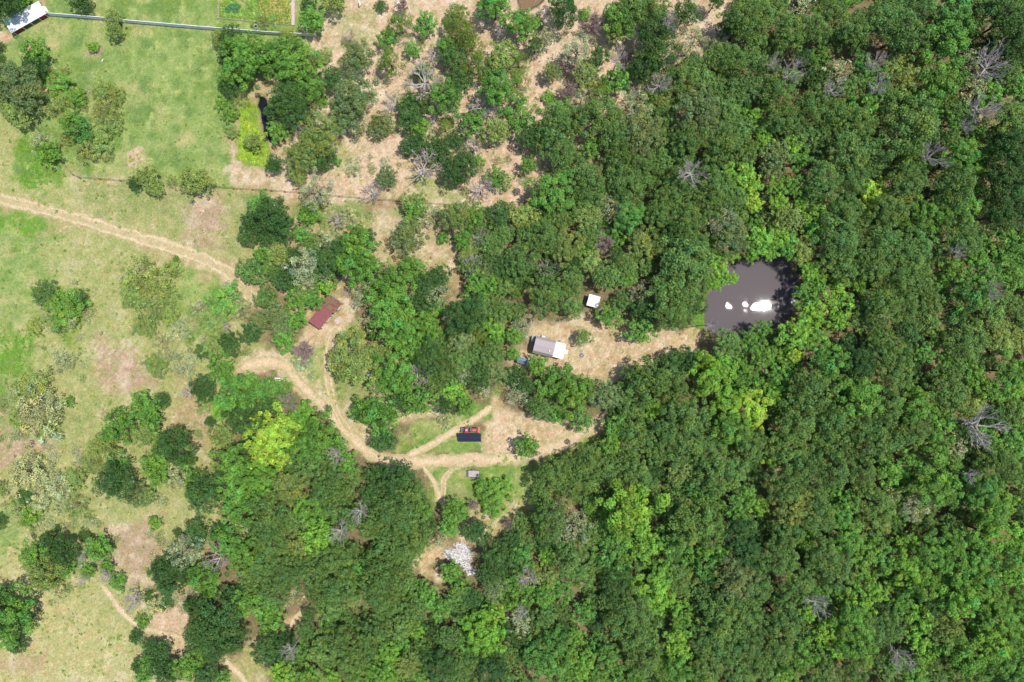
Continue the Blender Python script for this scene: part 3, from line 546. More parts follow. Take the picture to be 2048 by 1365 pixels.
(2,2): """230,130,104,O;350,80,96,O;450,60,104,O;570,90,92,O;370,210,96,O;740,130,94,O;700,50,84,O;1010,100,86,V;1230,120,124,O;1080,60,76,O;700,340,160,L;800,540,86,L;570,380,86,L;460,330,40,G;230,400,114,O;350,420,124,S;430,500,86,O;1070,400,130,O;980,330,84,O;1180,450,96,O;1000,510,86,G;1130,580,40,L;1235,590,60,L;580,560,88,T;210,610,58,L;230,720,58,V;360,640,106,O;440,740,78,O;320,810,68,T;50,610,80,T;30,700,50,G;50,790,48,G;105,750,60,X;190,870,58,G;200,970,78,O;50,1010,76,S;60,950,44,X;430,950,78,T;380,1090,58,L;
250,1120,96,T;130,1200,90,T;230,1260,114,T;340,1210,80,G;620,690,88,T;620,780,104,D;600,870,84,O;750,800,58,L;870,790,94,L;925,850,48,Y;900,700,86,G;850,890,70,L;1000,760,90,O;570,960,38,L;640,1030,38,L;700,950,114,O;740,1060,120,O;1010,930,58,L;1030,1010,78,G;990,1100,78,L;980,1190,86,L;800,1200,110,O;570,1190,78,T;450,1230,58,L;420,1300,58,L;520,1320,68,G;620,1290,70,G;1170,690,86,T;1330,330,68,G;1480,300,58,L;1350,480,96,D;1400,600,90,D;1340,750,104,B;1450,800,92,O;1160,850,86,O;1300,900,96,O;1250,1000,112,O;1400,980,100,O;1180,1120,104,O;1300,1160,98,O;1420,1110,98,O;1400,250,76,T;1330,80,80,O;1100,220,80,T;960,1300,90,G;1150,1290,94,O;1350,1310,96,O;1480,1250,90,O""",
(3,2): """30,30,60,L;200,60,110,O;380,80,110,O;560,90,90,O;720,110,86,G;850,60,80,G;1000,180,128,G;1080,40,70,G;100,180,110,O;140,300,110,V;300,370,100,O;640,290,108,O;480,300,80,G;220,520,52,L;860,300,96,S;670,410,60,V;1280,200,88,T;1230,130,44,X;1300,320,110,G;1400,280,70,L;1420,80,90,O;1330,60,90,O;460,480,90,G;560,600,84,G;320,600,96,O;110,470,90,O;60,620,100,O;180,760,90,O;400,700,104,O;640,520,70,T;700,620,70,T;820,520,66,L;950,580,100,G;830,680,96,L;1090,540,96,G;1120,700,110,G;1250,600,96,G;1320,480,100,L;1450,600,90,G;1450,720,70,L;1270,760,90,G;930,790,90,G;1020,750,84,G;1140,860,110,L;800,870,60,G;1330,840,90,G;1000,900,70,D;650,830,60,L;560,780,70,G;540,900,80,L;500,980,90,G;300,900,70,X;320,840,60,G;240,950,50,L;340,1050,80,L;90,880,84,O;90,1000,96,O;60,1130,100,O;180,1200,96,G;120,1330,60,L;540,1110,96,G;430,1160,80,L;580,1220,60,L;700,1050,90,O;930,970,80,L;900,1100,70,L;920,1210,70,L;800,1220,64,X;720,1260,80,O;1060,1040,90,V;1240,1030,60,L;1380,980,90,G;1450,1100,96,G;1330,1130,96,L;1150,1180,110,G;1050,1130,80,G;1180,1290,96,G;1380,1240,96,G;1000,1300,84,O;860,1330,80,G;500,1300,90,O;330,1310,90,O;1450,1330,90,T;1500,900,90,G;1500,480,80,L;1480,1000,80,G;1290,920,80,G""",
}
SPEC = {  # proto family, apparent sRGB colour, word
 'O': ('oak', (91, 120, 59), 'mid green'), 'D': ('oak', (65, 95, 46), 'dark green'), 'B': ('oak', (104, 122, 72), 'grey green'),
 'V': ('oak', (118, 136, 70), 'olive green'), 'S': ('sparse', (146, 154, 112), 'pale sage'), 'G': ('lobed', (90, 130, 52), 'bright green'),
 'T': ('lobed', (84, 126, 56), 'fresh green'), 'L': ('lobed', (106, 147, 54), 'lime green'), 'Y': ('lobed', (136, 163, 58), 'yellow green'),
 'C': ('cedar', (96, 118, 44), 'moss green')}
KL = 1.25     # apparent crown colour to leaf colour
def px_of(tile, X, Y): return TX[tile[0]] + X/2.994, TY[tile[1]] + Y/2.994
def insect(pt, poly):
    x, y = pt; ins = False; n = len(poly)
    for i in range(n):
        ax, ay = poly[i]; bx, by = poly[(i + 1) % n]
        if (ay > y) != (by > y) and x < (bx - ax)*(y - ay)/(by - ay) + ax: ins = not ins
    return ins
trees = []; shrubs = []; deads = []
for tile, s in DATA.items():
    for e in s.replace("\n", "").split(";"):
        if not e.strip(): continue
        X, Y, R, k = e.split(","); x, y = px_of(tile, float(X), float(Y)); r = float(R)/29.94
        if k in 'XP': deads.append([x, y, r, k])
        elif k.islower(): shrubs.append([x, y, r, k.upper()])
        else: trees.append([x, y, r*(1.07 if (y < 420 and 600 < x < 1300) else 0.94 if (y < 420 and x < 1300) else 1.08 if (545 < x < 900 and 400 < y < 760 and math.hypot(x - 655, y - 625) > 62) else 0.95 if x < 1250 else 1.04), k])
print("listed", len(trees), len(shrubs), len(deads))
# the rest of the wood
WOODS = [[(1500,-40),(2110,-60),(2110,1420),(1000,1420),(980,1060),(1080,1030),(1085,950),(1160,900),(1215,870),(1225,800),(1290,730),(1400,712),(1480,690),(1575,660),(1620,590),(1600,520),(1560,490),(1480,500),(1410,560),(1385,620),(1300,640),(1230,610),(1205,560),(1150,570),(1130,610),(1060,610),(1020,570),(1010,470),(1060,440),(1080,350),(1180,300),(1300,190),(1410,170),(1450,90)],
 [(1000,1420),(545,1420),(540,1320),(575,1280),(630,1220),(560,1180),(430,1210),(400,1170),(350,1110),(440,1060),(450,990),(430,900),(440,790),(540,775),(620,860),(690,900),(715,960),(790,940),(850,980),(855,1070),(815,1100),(840,1160),(890,1195),(960,1180),(975,1080),(1000,1060)],
 [(800,650),(770,720),(730,790),(800,800),(880,780),(1000,770),(1080,820),(1170,840),(1180,790),(1080,760),(1030,690),(1040,630),(990,600),(920,650),(870,640),(880,560),(800,560)],
 [(925,440),(1060,430),(1050,600),(970,610),(945,575),(925,520)],
 [(500,440),(600,490),(740,470),(750,560),(690,560),(640,590),(600,600),(570,660),(540,640),(525,580),(505,530)]]
rp = random.Random(5); fill = []
arr = np.array([[t[0], t[1], t[2]*10] for t in trees])
cand = 0
for _ in range(9000):
    x = rp.uniform(480, 2110); y = rp.uniform(-50, 1420)
    if not any(insect((x, y), w) for w in WOODS): continue
    r = rp.uniform(2.0, 3.1)
    d = np.hypot(arr[:, 0] - x, arr[:, 1] - y)
    if (d < arr[:, 2]*0.74 + r*(2.0 if x < 1000 else 3.2)).any(): continue
    if any((f[0] - x)**2 + (f[1] - y)**2 < (r*9 + f[2]*3.5)**2 for f in fill): continue
    near = trees[int(np.argmin(d))][3]; sp = near if rp.random() < 0.55 else rp.choice('OODG')
    if sp in 'YSLC': sp = rp.choice('GOD')
    fill.append([x, y, r, sp])
# outside the frame on the wooded sides, for light and for views from beside
for _ in range(2500):
    x = rp.uniform(400, 2380); y = rp.uniform(-260, 1620)
    if -50 < y < 1415 and x < 2105: continue
    if y < 0 and x < 1500: continue
    r = rp.uniform(2.8, 4.0)
    if any((f[0] - x)**2 + (f[1] - y)**2 < (r*12)**2 for f in fill): continue
    fill.append([x, y, r, rp.choice('OODGL')])
print("fill", len(fill))

def height(x, y, r, kind):
    if kind == 'shrub': return 0.5 + 1.05*r
    if x < 620 or y < 420 and x < 1000: return 1.2 + 1.75*r
    h = 3.2 + 1.35*r
    if x > 1300: h += 1.8*min(1, (x - 1300)/250)
    return h
LM = [((50,32),"white roofed barn"), ((330,48),"rail fence"), ((512,20),"garden plot"), ((505,265),"weedy green ditch"), ((655,620),"red roofed shed"),
      ((1098,695),"brown roofed cabin"), ((1187,602),"small white shed"), ((1500,595),"pond"), ((940,868),"solar panels"), ((944,948),"flat trailer"),
      ((920,1115),"bleached brush pile"), ((270,318),"round bare patch"), ((330,492),"long farm track"), ((1420,50),"sandy top clearing"), ((700,265),"sandy upper clearing"),
      ((570,870),"yellow green grove by the drive"), ((1258,1023),"broadest lime crown"), ((1743,384),"lone yellow crown"), ((1963,853),"great fallen bare tree"),
      ((2048,0),"top right corner"), ((2048,1365),"bottom right corner"), ((0,1365),"bottom left corner"), ((1024,1365),"bottom edge's middle"), ((1134,184),"pale round bare bush"),
      ((1490,815),"yellow lime grove below the pond"), ((1985,130),"biggest bare tree up right"), ((0,700),"left edge's lush grass"), ((1540,1365),"bottom edge's right half"),
      ((1640,0),"top edge's right half"), ((2048,560),"right edge's middle"), ((680,1060),"broken grey snag"), ((260,1090),"rosy bare patch down left"), ((740,750),"crumpled tarp"),
      ((820,160),"big white bare tree"), ((1780,1160),"bright lower right wood"), ((1620,960),"quiet stretch of dull wood")]
LM = LM[:-2]
ORD = ["nearest", "second nearest", "third nearest", "fourth nearest", "fifth nearest", "sixth nearest", "seventh nearest", "eighth nearest", "ninth nearest", "tenth nearest", "eleventh nearest", "twelfth nearest"] + ["%s nearest" % w for w in "thirteenth fourteenth fifteenth sixteenth seventeenth eighteenth nineteenth twentieth".split()]
def direction(x, y, c):
    dx = x - c[0]; dy = y - c[1]; s = int(((math.degrees(math.atan2(-dy, dx)) + 360 + 22.5) % 360)//45)
    return ["right of", "above right of", "above", "above left of", "left of", "below left of", "below", "below right of"][s]
def make_labels(lst, noun, sizes):
    """lst of (x, y, r, colour word); every label names colour, size and its rank from a thing one can find"""
    out = []; dirs = [[direction(x, y, l[0]) for l in LM] for x, y, r, w in lst]
    for i, (x, y, r, w) in enumerate(lst):
        best = None
        for li, (c, nm) in enumerate(LM):
            d = math.hypot(c[0] - x, c[1] - y)
            if d < 12: continue
            rank = sum(1 for j, o in enumerate(lst) if j != i and o[3] == w and dirs[j][li] == dirs[i][li] and 12 <= math.hypot(c[0] - o[0], c[1] - o[1]) < d)
            sc = rank*1.0 + d/110.0
            if rank < len(ORD) and (best is None or sc < best[0]): best = (sc, rank, nm, dirs[i][li])
        size = sizes[0] if r > sizes[3] else sizes[1] if r < sizes[4] else sizes[2]
        out.append("%s %s %s, %s %s the %s" % (size, w, noun, ORD[best[1]], best[3], best[2]))
    return out

allt = [(t, True) for t in trees] + [(t, False) for t in fill]
inframe = lambda t: -5 <= t[0] <= 2053 and -5 <= t[1] <= 1370
order = sorted([t for t in trees if inframe(t)], key=lambda t: -t[2]); single = order[:300]; sids = {id(t) for t in single}
rest = [t for t, _ in allt if id(t) not in sids]
GROUPS = {'O': "mid green trees of the wood", 'D': "dark green trees", 'B': "grey green trees", 'V': "olive green trees", 'S': "pale sage trees",
          'G': "bright green trees", 'T': "fresh green trees", 'L': "lime green trees", 'Y': "yellow green trees", 'C': "moss green cedars"}
jr = random.Random(3)
def jcol(c, a=0.07, k=KL):
    b = 1 + jr.uniform(-a, a)*1.6; h = jr.uniform(-a, a); l = lin(c)*k; return (float(l[0]*b*(1 + h)), float(l[1]*b), float(l[2]*b*(1 - h)))
BARKC = tuple(lin((110, 98, 84))*0.8)
def place_tree(t, lb):
    x, y, r, k = t; fam, c, word = SPEC[k]; me, tk, tw = jr.choice(PROTO[fam]); h = height(x, y, r, 'tree')*jr.uniform(0.92, 1.1)
    zc = h - 0.7*r; X, Y, _ = W(x, y, zc)
    root = empty("cedar_tree" if k == 'C' else "tree", (X, Y, 0)); rz = jr.uniform(0, 6.28)
    tag(root, lb, "tree", GROUPS[k])
    cr = link("crown", me, root, (0, 0, zc), rz); cr.scale = (r*jr.uniform(.94, 1.06), r*jr.uniform(.94, 1.06), r*jr.uniform(1.05, 1.35)); cr.color = (*jcol(c), 1)
    tb = link("trunk", tk, root, (0, 0, zc), rz); tb.scale = (r*0.8, r*0.8, zc/2.0); tb.color = (*BARKC, 1)
    if tw: b = link("branches", tw, root, (0, 0, zc), rz); b.scale = (r*1.02, r*1.02, r*0.8); b.color = (*lin((150, 142, 130)), 1)
labs = make_labels([(t[0], t[1], t[2], SPEC[t[3]][2]) for t in single], "tree", ("large", "small", "medium", 3.3, 2.4))
for t, lb in zip(single, labs): place_tree(t, lb)
shlabs = make_labels([(x, y, r, SPEC[k][2]) for x, y, r, k in shrubs], "shrub", ("big", "small", "rounded", 2.4, 1.4))
dlabs = make_labels([(x, y, r, "bare grey" if k == 'X' else "bare twiggy pinkish") for x, y, r, k in deads], "tree", ("big", "small", "leafless", 2.6, 1.7))
print("labels", len(labs + shlabs + dlabs), "distinct", len(set(labs + shlabs + dlabs)), "longest", max(len(l.split()) for l in labs + shlabs + dlabs))
for (x, y, r, k), lb in zip(shrubs, shlabs):
    fam, c, word = SPEC[k]; fam = 'sparse' if (k == 'S' or (k == 'V' and jr.random() < 0.55)) else fam; me, tk, tw = jr.choice(PROTO[fam]); h = height(x, y, r, 'shrub'); zc = h*0.5; X, Y, _ = W(x, y, zc)
    root = empty("shrub", (X, Y, 0)); rz = jr.uniform(0, 6.28); tag(root, lb, "shrub", "shrubs of the open fields")
    cr = link("foliage", me, root, (0, 0, zc), rz); cr.scale = (r*jr.uniform(.95, 1.12), r*jr.uniform(.95, 1.12), max(0.5, h*0.62)); c2 = (c[0] + 10, c[1] + 10, c[2] + 6); cr.color = (*jcol(c2, 0.09), 1)
    tb = link("stem", tk, root, (0, 0, zc), rz); tb.scale = (r*0.5, r*0.5, zc/2.0); tb.color = (*BARKC, 1)
    if tw: b = link("branches", tw, root, (0, 0, zc), rz); b.scale = (r, r, h*0.45); b.color = (*lin((142, 134, 120)), 1)
for (x, y, r, k), lb in zip(deads, dlabs):
    tk, br = jr.choice(DEAD if k == 'X' else TWIG); h = height(x, y, r*1.1, 'tree')*(1.12 if x > 1150 or y > 900 else 0.8) if k == 'X' else 1.0 + 1.3*r; h = max(h, 10.4 + 0.5*r) if (k == 'X' and (x > 1180 or (y > 960 and x > 520))) else h; zc = h*0.55; X, Y, _ = W(x, y, h - 0.5*r)
    root = empty("bare_tree" if k == 'X' else "bare_bush", (X, Y, 0)); rz = jr.uniform(0, 6.28)
    tag(root, lb, "bare tree" if k == 'X' else "bare bush", "bare grey trees" if k == 'X' else "leafless twiggy bushes")
    c = lin((192, 182, 176)) if k == 'X' else lin((176, 152, 146)); c = tuple(c*0.8)
    zz = min(zc, 1.3*r + 0.6); zc = h - 0.45*zz - 0.2; a = link("trunk", tk, root, (0, 0, zc), rz); a.scale = (r, r, zc); a.color = (*c, 1)
    b = link("branches", br, root, (0, 0, zc), rz); b.scale = (r*1.1, r*1.1, zz); b.color = (*c, 1)

# remaining small or far crowns of the wood: one mass of foliage, one of trunks
def merge(name, items, mat, kind="stuff"):
    Vs = []; Ts = []
    for (V, Ti), loc, sc, rz, c in items:
        ca, sa = math.cos(rz), math.sin(rz); Rm = np.array([[ca, sa, 0], [-sa, ca, 0], [0, 0, 1]])
        Vs.append((V*np.array(sc))@Rm + np.array(loc)); Ts.append(Ti*np.array(c))
    o = link(name, quads_mesh(name, np.concatenate(Vs), np.concatenate(Ts), mat)); o.color = (1, 1, 1, 1); return tag(o, kind=kind)
items = []; tmb = MB(); fillids = {id(t) for t in fill}
for t in rest:
    x, y, r, k = t; fam, c, word = SPEC[k]; isf = id(t) in fillids; h = height(min(max(x, 0), 2048), y, r, 'tree')*jr.uniform(0.8, 0.95)*(0.72 if isf else 1.0)
    zc = max(h - 0.7*r, 1.0); X, Y, _ = W(x, y, zc); items.append((jr.choice(LOW[fam]), (X, Y, zc), (r, r, r*0.95), jr.uniform(0, 6.28), jcol(c)))
    tmb.tube([(X, Y, 0), (X, Y, zc*0.6), (X, Y, zc)], [0.055*r + .05, 0.05*r, 0.02*r], 6)
tag(merge("woodland_foliage", items, M_LEAF), "mass of smaller mixed green crowns filling the wood", "woodland")
wt = tmb.build("woodland_trunks", M_BARK, smooth=True); wt.color = (*BARKC, 1); tag(wt, "slim trunks under the smaller crowns of the wood", "trunks", kind="stuff")

# wispy low scrub between the bigger shrubs
items = []
for poly, n in (([(20,905),(190,900),(200,1050),(30,1065)], 70), ([(200,830),(430,800),(440,960),(290,1020)], 46), ([(80,570),(190,580),(180,760),(90,760)], 22), ([(330,620),(480,550),(520,700),(420,760)], 46),
                ([(300,1060),(450,1040),(430,1210),(290,1240)], 46), ([(570,400),(760,425),(720,520),(560,500)], 34), ([(820,410),(1010,420),(960,540)], 30), ([(120,1040),(240,1060),(230,1180),(110,1190)], 26),
                ([(640,90),(1060,40),(1380,90),(1240,260),(1040,390),(720,380)], 110), ([(240,540),(380,540),(370,720),(260,700)], 26), ([(0,790),(150,800),(140,900),(0,900)], 30), ([(100,180),(250,180),(240,320),(110,300)], 24), ([(620,560),(760,560),(760,760),(660,800)], 22)):
    P = np.array(poly); got = 0
    while got < n:
        x = rp.uniform(P[:, 0].min(), P[:, 0].max()); y = rp.uniform(P[:, 1].min(), P[:, 1].max())
        if not insect((x, y), poly): continue
        if 600 < x < 715 and 575 < y < 675: got += 1; continue
        got += 1; r = rp.uniform(0.5, 1.25); X, Y, _ = W(x, y)
        items.append((rp.choice(LOW['sparse']), (X, Y, 0.35*r), (r, r, r*0.7), rp.uniform(0, 6.28), jcol(rp.choice([(150, 160, 118), (132, 148, 90), (118, 138, 76), (164, 164, 128)]), 0.09)))
tag(merge("scrub", items, M_LEAF), "wispy pale green scrub between the larger shrubs", "scrub")

# low weeds and tufts in the fields and along the edges: uncountable
items = []; WEEDR = [(0.9, [(0,230),(540,390),(500,560),(400,510),(0,390)], 240), (0.9, [(0,410),(480,590),(520,700),(430,780),(420,1050),(240,1300),(0,1300)], 900),
  (0.8, [(60,90),(450,80),(460,370),(240,355),(60,230)], 150), (0.8, [(620,90),(1060,30),(1380,60),(1200,290),(1000,400),(600,380),(640,200)], 420),
  (0.7, [(560,395),(840,410),(900,540),(740,540),(600,440)], 140), (0.8, [(570,740),(700,650),(760,860),(830,900),(940,830),(990,880),(850,1010),(1060,1040),(1090,930),(640,800)], 260),
  (0.6, [(1050,640),(1400,650),(1230,750),(1060,730)], 50), (0.9, [(480,200),(540,300),(530,335),(478,320)], 260), (1.0, [(1388,596),(1406,590),(1406,655),(1396,660)], 60),
  (1.0, [(38,275),(120,300),(90,380),(40,370)], 120), (0.9, [(0,660),(68,660),(60,760),(0,800)], 90), (0.8, [(0,1060),(60,1080),(280,1300),(280,1365),(0,1365)], 60)]
for wi, (sz, poly, n) in enumerate(WEEDR):
    P = np.array(poly); got = 0
    while got < n:
        x = rp.uniform(P[:, 0].min(), P[:, 0].max()); y = rp.uniform(P[:, 1].min(), P[:, 1].max())
        if not insect((x, y), poly): continue
        got += 0.5; X, Y, _ = W(x, y)
        if wi < 7 and float(vnoise(np.array(X*0.35), np.array(Y*0.35), 2)) + rp.uniform(-.15, .15) < 0.5: continue
        if wi == 7: c = rp.choice([(150, 178, 56), (134, 166, 52), (164, 178, 66)])
        elif wi in (8, 9, 10): c = (116, 152, 62)
        else: c = rp.choice([(122, 152, 70), (150, 168, 84), (104, 138, 62), (164, 160, 96), (140, 156, 90)])
        s = sz*rp.uniform(0.16, 0.55); items.append((rp.choice(LOW['tuft']), (X, Y, 0.02), (s, s, s*0.7), rp.uniform(0, 6.28), jcol(c, 0.1)))
for p in spline(POND + [POND[0]], 5):
    if p[0] > 1560 and p[1] > 540: continue
    for q in range(2):
        c0 = np.array([1500, 595.0]); d = (p - c0)/np.linalg.norm(p - c0); x, y = p + d*rp.uniform(-2, 7); X, Y, _ = W(x, y); s = rp.uniform(0.25, 0.5)
        items.append((rp.choice(LOW['tuft']), (X, Y, -0.1), (s, s, s), rp.uniform(0, 6.28), jcol(rp.choice([(140, 164, 70), (116, 140, 66), (164, 160, 110)]), 0.1)))
tag(merge("weeds", items, M_LEAF), "scattered low weeds and grass tufts over the fields", "weeds")

# grey sticks and fallen twigs on the bare soil
m = MB()
for poly, n in (([(620,60),(1060,0),(1400,40),(1300,250),(1060,400),(830,400),(600,385),(650,200)], 620), ([(420,640),(760,600),(740,860),(640,800),(480,720)], 60), ([(0,800),(420,760),(420,1100),(280,1260),(0,1120)], 160), ([(1050,640),(1400,640),(1230,770),(1060,740)], 40), ([(840,440),(1000,420),(960,600),(740,560)], 90)):
    P = np.array(poly); got = 0
    while got < n:
        x = rp.uniform(P[:, 0].min(), P[:, 0].max()); y = rp.uniform(P[:, 1].min(), P[:, 1].max())
        if not insect((x, y), poly): continue
        if any((t[0] - 1024 - (x - 1024))**2 + (t[1] - y)**2 < (t[2]*9)**2 for t in []): continue
        got += 1; c = Vector(W(x, y)); a = rp.uniform(0, 6.28); l = rp.uniform(0.25, 0.8); d = Vector((math.cos(a), math.sin(a), 0))*l; r = rp.uniform(0.015, 0.035)
        m.tube([c - d + Vector((0, 0, 0.03)), c + Vector((rp.uniform(-.1, .1), rp.uniform(-.1, .1), 0.07)), c + d + Vector((0, 0, 0.03))], [r, r*0.9, r*0.4], 4, cap=False)
        if rp.random() < 0.5: e = Vector((math.cos(a + 0.8), math.sin(a + 0.8), 0))*l*0.6; m.tube([c + Vector((0, 0, 0.05)), c + e + Vector((0, 0, 0.05))], [r*0.7, r*0.3], 4, cap=False)
fb = m.build("fallen_twigs", M_BARK); fb.color = (*lin((168, 150, 138)), 1); tag(fb, "grey fallen twigs and sticks strewn over the bare soil", "twigs", kind="stuff")

# ------------------------------------------------------------------ built things
M_REDMETAL = new_mat("faded_red_metal", alb(156, 74, 80, 1.45), 0.55, 0.1, (1.6, alb(128, 72, 68, 1.45), 0.4, 0.7), 0.5)
M_LITTERED = new_mat("red_metal_under_leaf_litter", alb(142, 76, 80, 1.4), 0.75, 0.0, (2.3, alb(144, 120, 94, 1.4), 0.36, 0.5), 0.2, 0.6, 14)
M_WHITEMETAL = new_mat("white_metal", (0.74, 0.76, 0.79), 0.45, 0.0, (3.0, (0.52, 0.55, 0.58), 0.45, 0.7), 0.5)
M_WHITE = new_mat("white_paint", (0.78, 0.78, 0.76), 0.5, 0.0, (5.0, (0.6, 0.59, 0.56), 0.5, 0.8))
M_SHINGLE = new_mat("brown_grey_shingles", alb(200, 188, 188, 1.35), 0.9, 0.0, (16, alb(174, 160, 158, 1.35), 0.35, 0.7), 0.2, 0.4, 30)
M_BLUEMETAL = new_mat("blue_grey_metal", alb(150, 172, 190, 1.5), 0.45, 0.2, (3, alb(122, 142, 160, 1.5), 0.4, 0.7))
M_WALL = new_mat("weathered_siding", (0.32, 0.27, 0.22), 0.85, 0.0, (5, (0.22, 0.19, 0.16), 0.4, 0.7), 0.2)
M_REDWALL = new_mat("red_siding", alb(150, 58, 54, 1.3), 0.8, 0.0, (4, alb(110, 48, 44, 1.3), 0.4, 0.7))
M_GREYWOOD = new_mat("grey_wood", alb(176, 180, 180, 1.4), 0.85, 0.0, (6, alb(142, 146, 148, 1.4), 0.4, 0.7), 0.15)
M_RAIL = new_mat("whitewashed_rail", (0.80, 0.81, 0.80), 0.8, 0.0, (2, (0.62, 0.64, 0.64), 0.4, 0.7), 0.15)
M_DARKWOOD = new_mat("dark_post_wood", (0.07, 0.06, 0.05), 0.9)
M_DECK = new_mat("pale_deck_wood", alb(214, 196, 192, 1.5), 0.8, 0.0, (5, alb(180, 160, 150, 1.5), 0.45, 0.7))
M_STEEL = new_mat("dark_steel", (0.10, 0.115, 0.15), 0.5, 0.5, (6, (0.2, 0.17, 0.15), 0.55, 0.8))
M_WIRE = new_mat("galvanised_wire", (0.3, 0.31, 0.32), 0.5, 0.6)
M_BLACK = new_mat("black_rubber", (0.02, 0.02, 0.022), 0.75)
M_TRED = new_mat("tractor_red", alb(176, 44, 74, 1.4), 0.35, 0.0, (5, alb(180, 46, 70, 1.3), 0.5, 0.8), 0.5)
M_TPINK = new_mat("red_with_painted_sheen", alb(200, 110, 110, 1.5), 0.5, 0.0, (6, alb(214, 100, 106, 1.4), 0.45, 0.7))  # tractor red paled so the hood's specular sheen sits in the colour
M_SEAT = new_mat("grey_seat", (0.35, 0.33, 0.36), 0.7)
M_CONC = new_mat("pale_concrete", alb(232, 212, 202, 1.5), 0.9, 0.0, (4, alb(206, 186, 172, 1.5), 0.4, 0.7), 0.2, 0.3, 10)
M_GLASS = new_mat("window_glass", (0.03, 0.04, 0.05), 0.08, 0.0, None, 0.6)
M_PANEL = new_mat("solar_cells", (0.020, 0.023, 0.042), 0.35, 0.0, (14, (0.028, 0.031, 0.052), 0.4, 0.7), 0.5)
M_FRAME = new_mat("panel_frame", (0.16, 0.14, 0.17), 0.4, 0.6)
M_BLEACH = new_mat("bleached_wood", alb(250, 246, 243, 1.2), 0.9, 0.0, (3.0, alb(206, 190, 184, 1.4), 0.5, 0.7), 0.1)
M_LOG = new_mat("cut_log", alb(200, 168, 140, 1.45), 0.9, 0.0, (8, alb(150, 124, 104, 1.45), 0.4, 0.7))
M_ASH = new_mat("ash", (0.08, 0.07, 0.07), 0.95, 0.0, (9, (0.3, 0.27, 0.25), 0.5, 0.7))
M_CLOTH = new_mat("white_sheet", (0.78, 0.76, 0.76), 0.8, 0.0, (3, (0.62, 0.44, 0.42), 0.5, 0.65))
M_GOAT = new_mat("white_coat", (0.78, 0.74, 0.66), 0.9, 0.0, (8, (0.6, 0.55, 0.46), 0.5, 0.8))
A = math.radians
def thing(name, px, py, z, deg, label, cat, group=None):
    X, Y, _ = W(px, py, z); o = empty(name, (X, Y, 0), A(deg)); return tag(o, label, cat, group)
def prism(mb, prof, x0, x1):
    n = len(prof); vs = [(x0, y, z) for y, z in prof] + [(x1, y, z) for y, z in prof]
    fs = [tuple(range(n))[::-1], tuple(range(n, 2*n))] + [(i, (i + 1) % n, n + (i + 1) % n, n + i) for i in range(n)]
    return mb.add(vs, fs)
def roof_sheet(mb, x0, x1, y0, z0, y1, z1, t=0.05, ribs=0, axis='y'):
    """sloping sheet between two edges parallel to x, ribs running down the slope"""
    prism(mb, [(y0, z0), (y1, z1), (y1, z1 - t), (y0, z0 - t)], x0, x1)
    if ribs:
        for i in range(ribs):
            x = x0 + (x1 - x0)*(i + 0.5)/ribs; prism(mb, [(y0 - 0.004, z0 + 0.003), (y0, z0 + 0.07), (y1, z1 + 0.07), (y1 + 0.004, z1 + 0.003)], x - 0.045, x + 0.045)

# barn, top left corner
b = thing("barn", 49.5, 35.5, 1.6, 29.5, "long low barn with white metal roof, red walls and open front", "barn")
m = MB(); roof_sheet(m, -3.9, 3.9, -1.3, 1.45, 1.35, 1.8, 0.06, 26); m.build("roof", M_WHITEMETAL, b)
m = MB(); m.box((0, 1.15, 0.84), (7.5, 0.1, 1.66)); m.box((-3.7, 0.0, 0.7), (0.1, 2.2, 1.38)); m.box((3.7, 0.0, 0.7), (0.1, 2.2, 1.38))
m.box((2.9, -0.95, 0.65), (1.5, 0.08, 1.3)); m.box((-2.6, -0.95, 0.5), (2.0, 0.08, 1.0)); m.build("wall", M_REDWALL, b)
for x in (-3.6, -1.55, 0.3, 2.1, 3.62): MB().box((x, -1.1, 0.69), (0.09, 0.09, 1.36)).build("post", M_WHITE, b)
m = MB(); m.box((3.96, 0.05, 1.6), (0.1, 2.7, 0.12), rx=0.13); m.build("trim", M_WHITE, b)
o = thing("leaning_board", 88, 18, 0.6, -58, "white board leaning on the right end of the white roofed barn", "board"); MB().box((0, 0, 0.55), (1.3, 0.06, 1.2), rx=0.5).build("board", M_WHITE, o)

def along(pts, step, z):
    P = [Vector(W(x, y, z)[:2] + (0,)) for x, y in pts]; out = []
    for a, c in zip(P[:-1], P[1:]):
        n = max(1, round((c - a).length/step))
        for k in range(n): out.append(a.lerp(c, k/n))
    out.append(P[-1]); return out
fp = along([(97,29.5),(150,33.5),(205,38),(265,44.5),(330,50),(400,56),(470,61.5),(545,67.5),(634,72)], 3.1, 0.6)
f = tag(empty("rail_fence", fp[0]), "grey white rail fence running right from the barn across the top pasture", "fence"); f0 = Vector(fp[0])
for p in fp: MB().box((0, 0, 0.66), (0.12, 0.12, 1.32)).build("post", M_DARKWOOD, f, p - f0 + Vector((0.0, 0.1, 0)))
for z in (0.3, 0.62, 0.94, 1.26):
    m = MB()
    for a, c in zip(fp[:-1], fp[1:]):
        d = c - a; m.box(((a + c)/2 - f0) + Vector((0, 0, z)), (d.length*0.998, 0.10, 0.18), rz=math.atan2(d.y, d.x))
    m.build("rail", M_RAIL, f)
fp = along([(66,240),(90,275),(118,315),(150,351),(163,357),(245,363),(340,369.5),(430,375),(470,379),(545,383),(600,387),(680,394.5),(760,401),(830,406),(930,414),(1000,420)], 3.6, 0.0)
f = tag(empty("wire_fence", fp[0]), "thin dark wire fence along the lower edge of the pasture and sandy clearing", "fence"); f0 = Vector(fp[0])
for p in fp: MB().tube([(0, 0, 0), (0, 0, 1.25)], [0.06, 0.05], 6).build("post", M_DARKWOOD, f, p - f0)
m = MB()
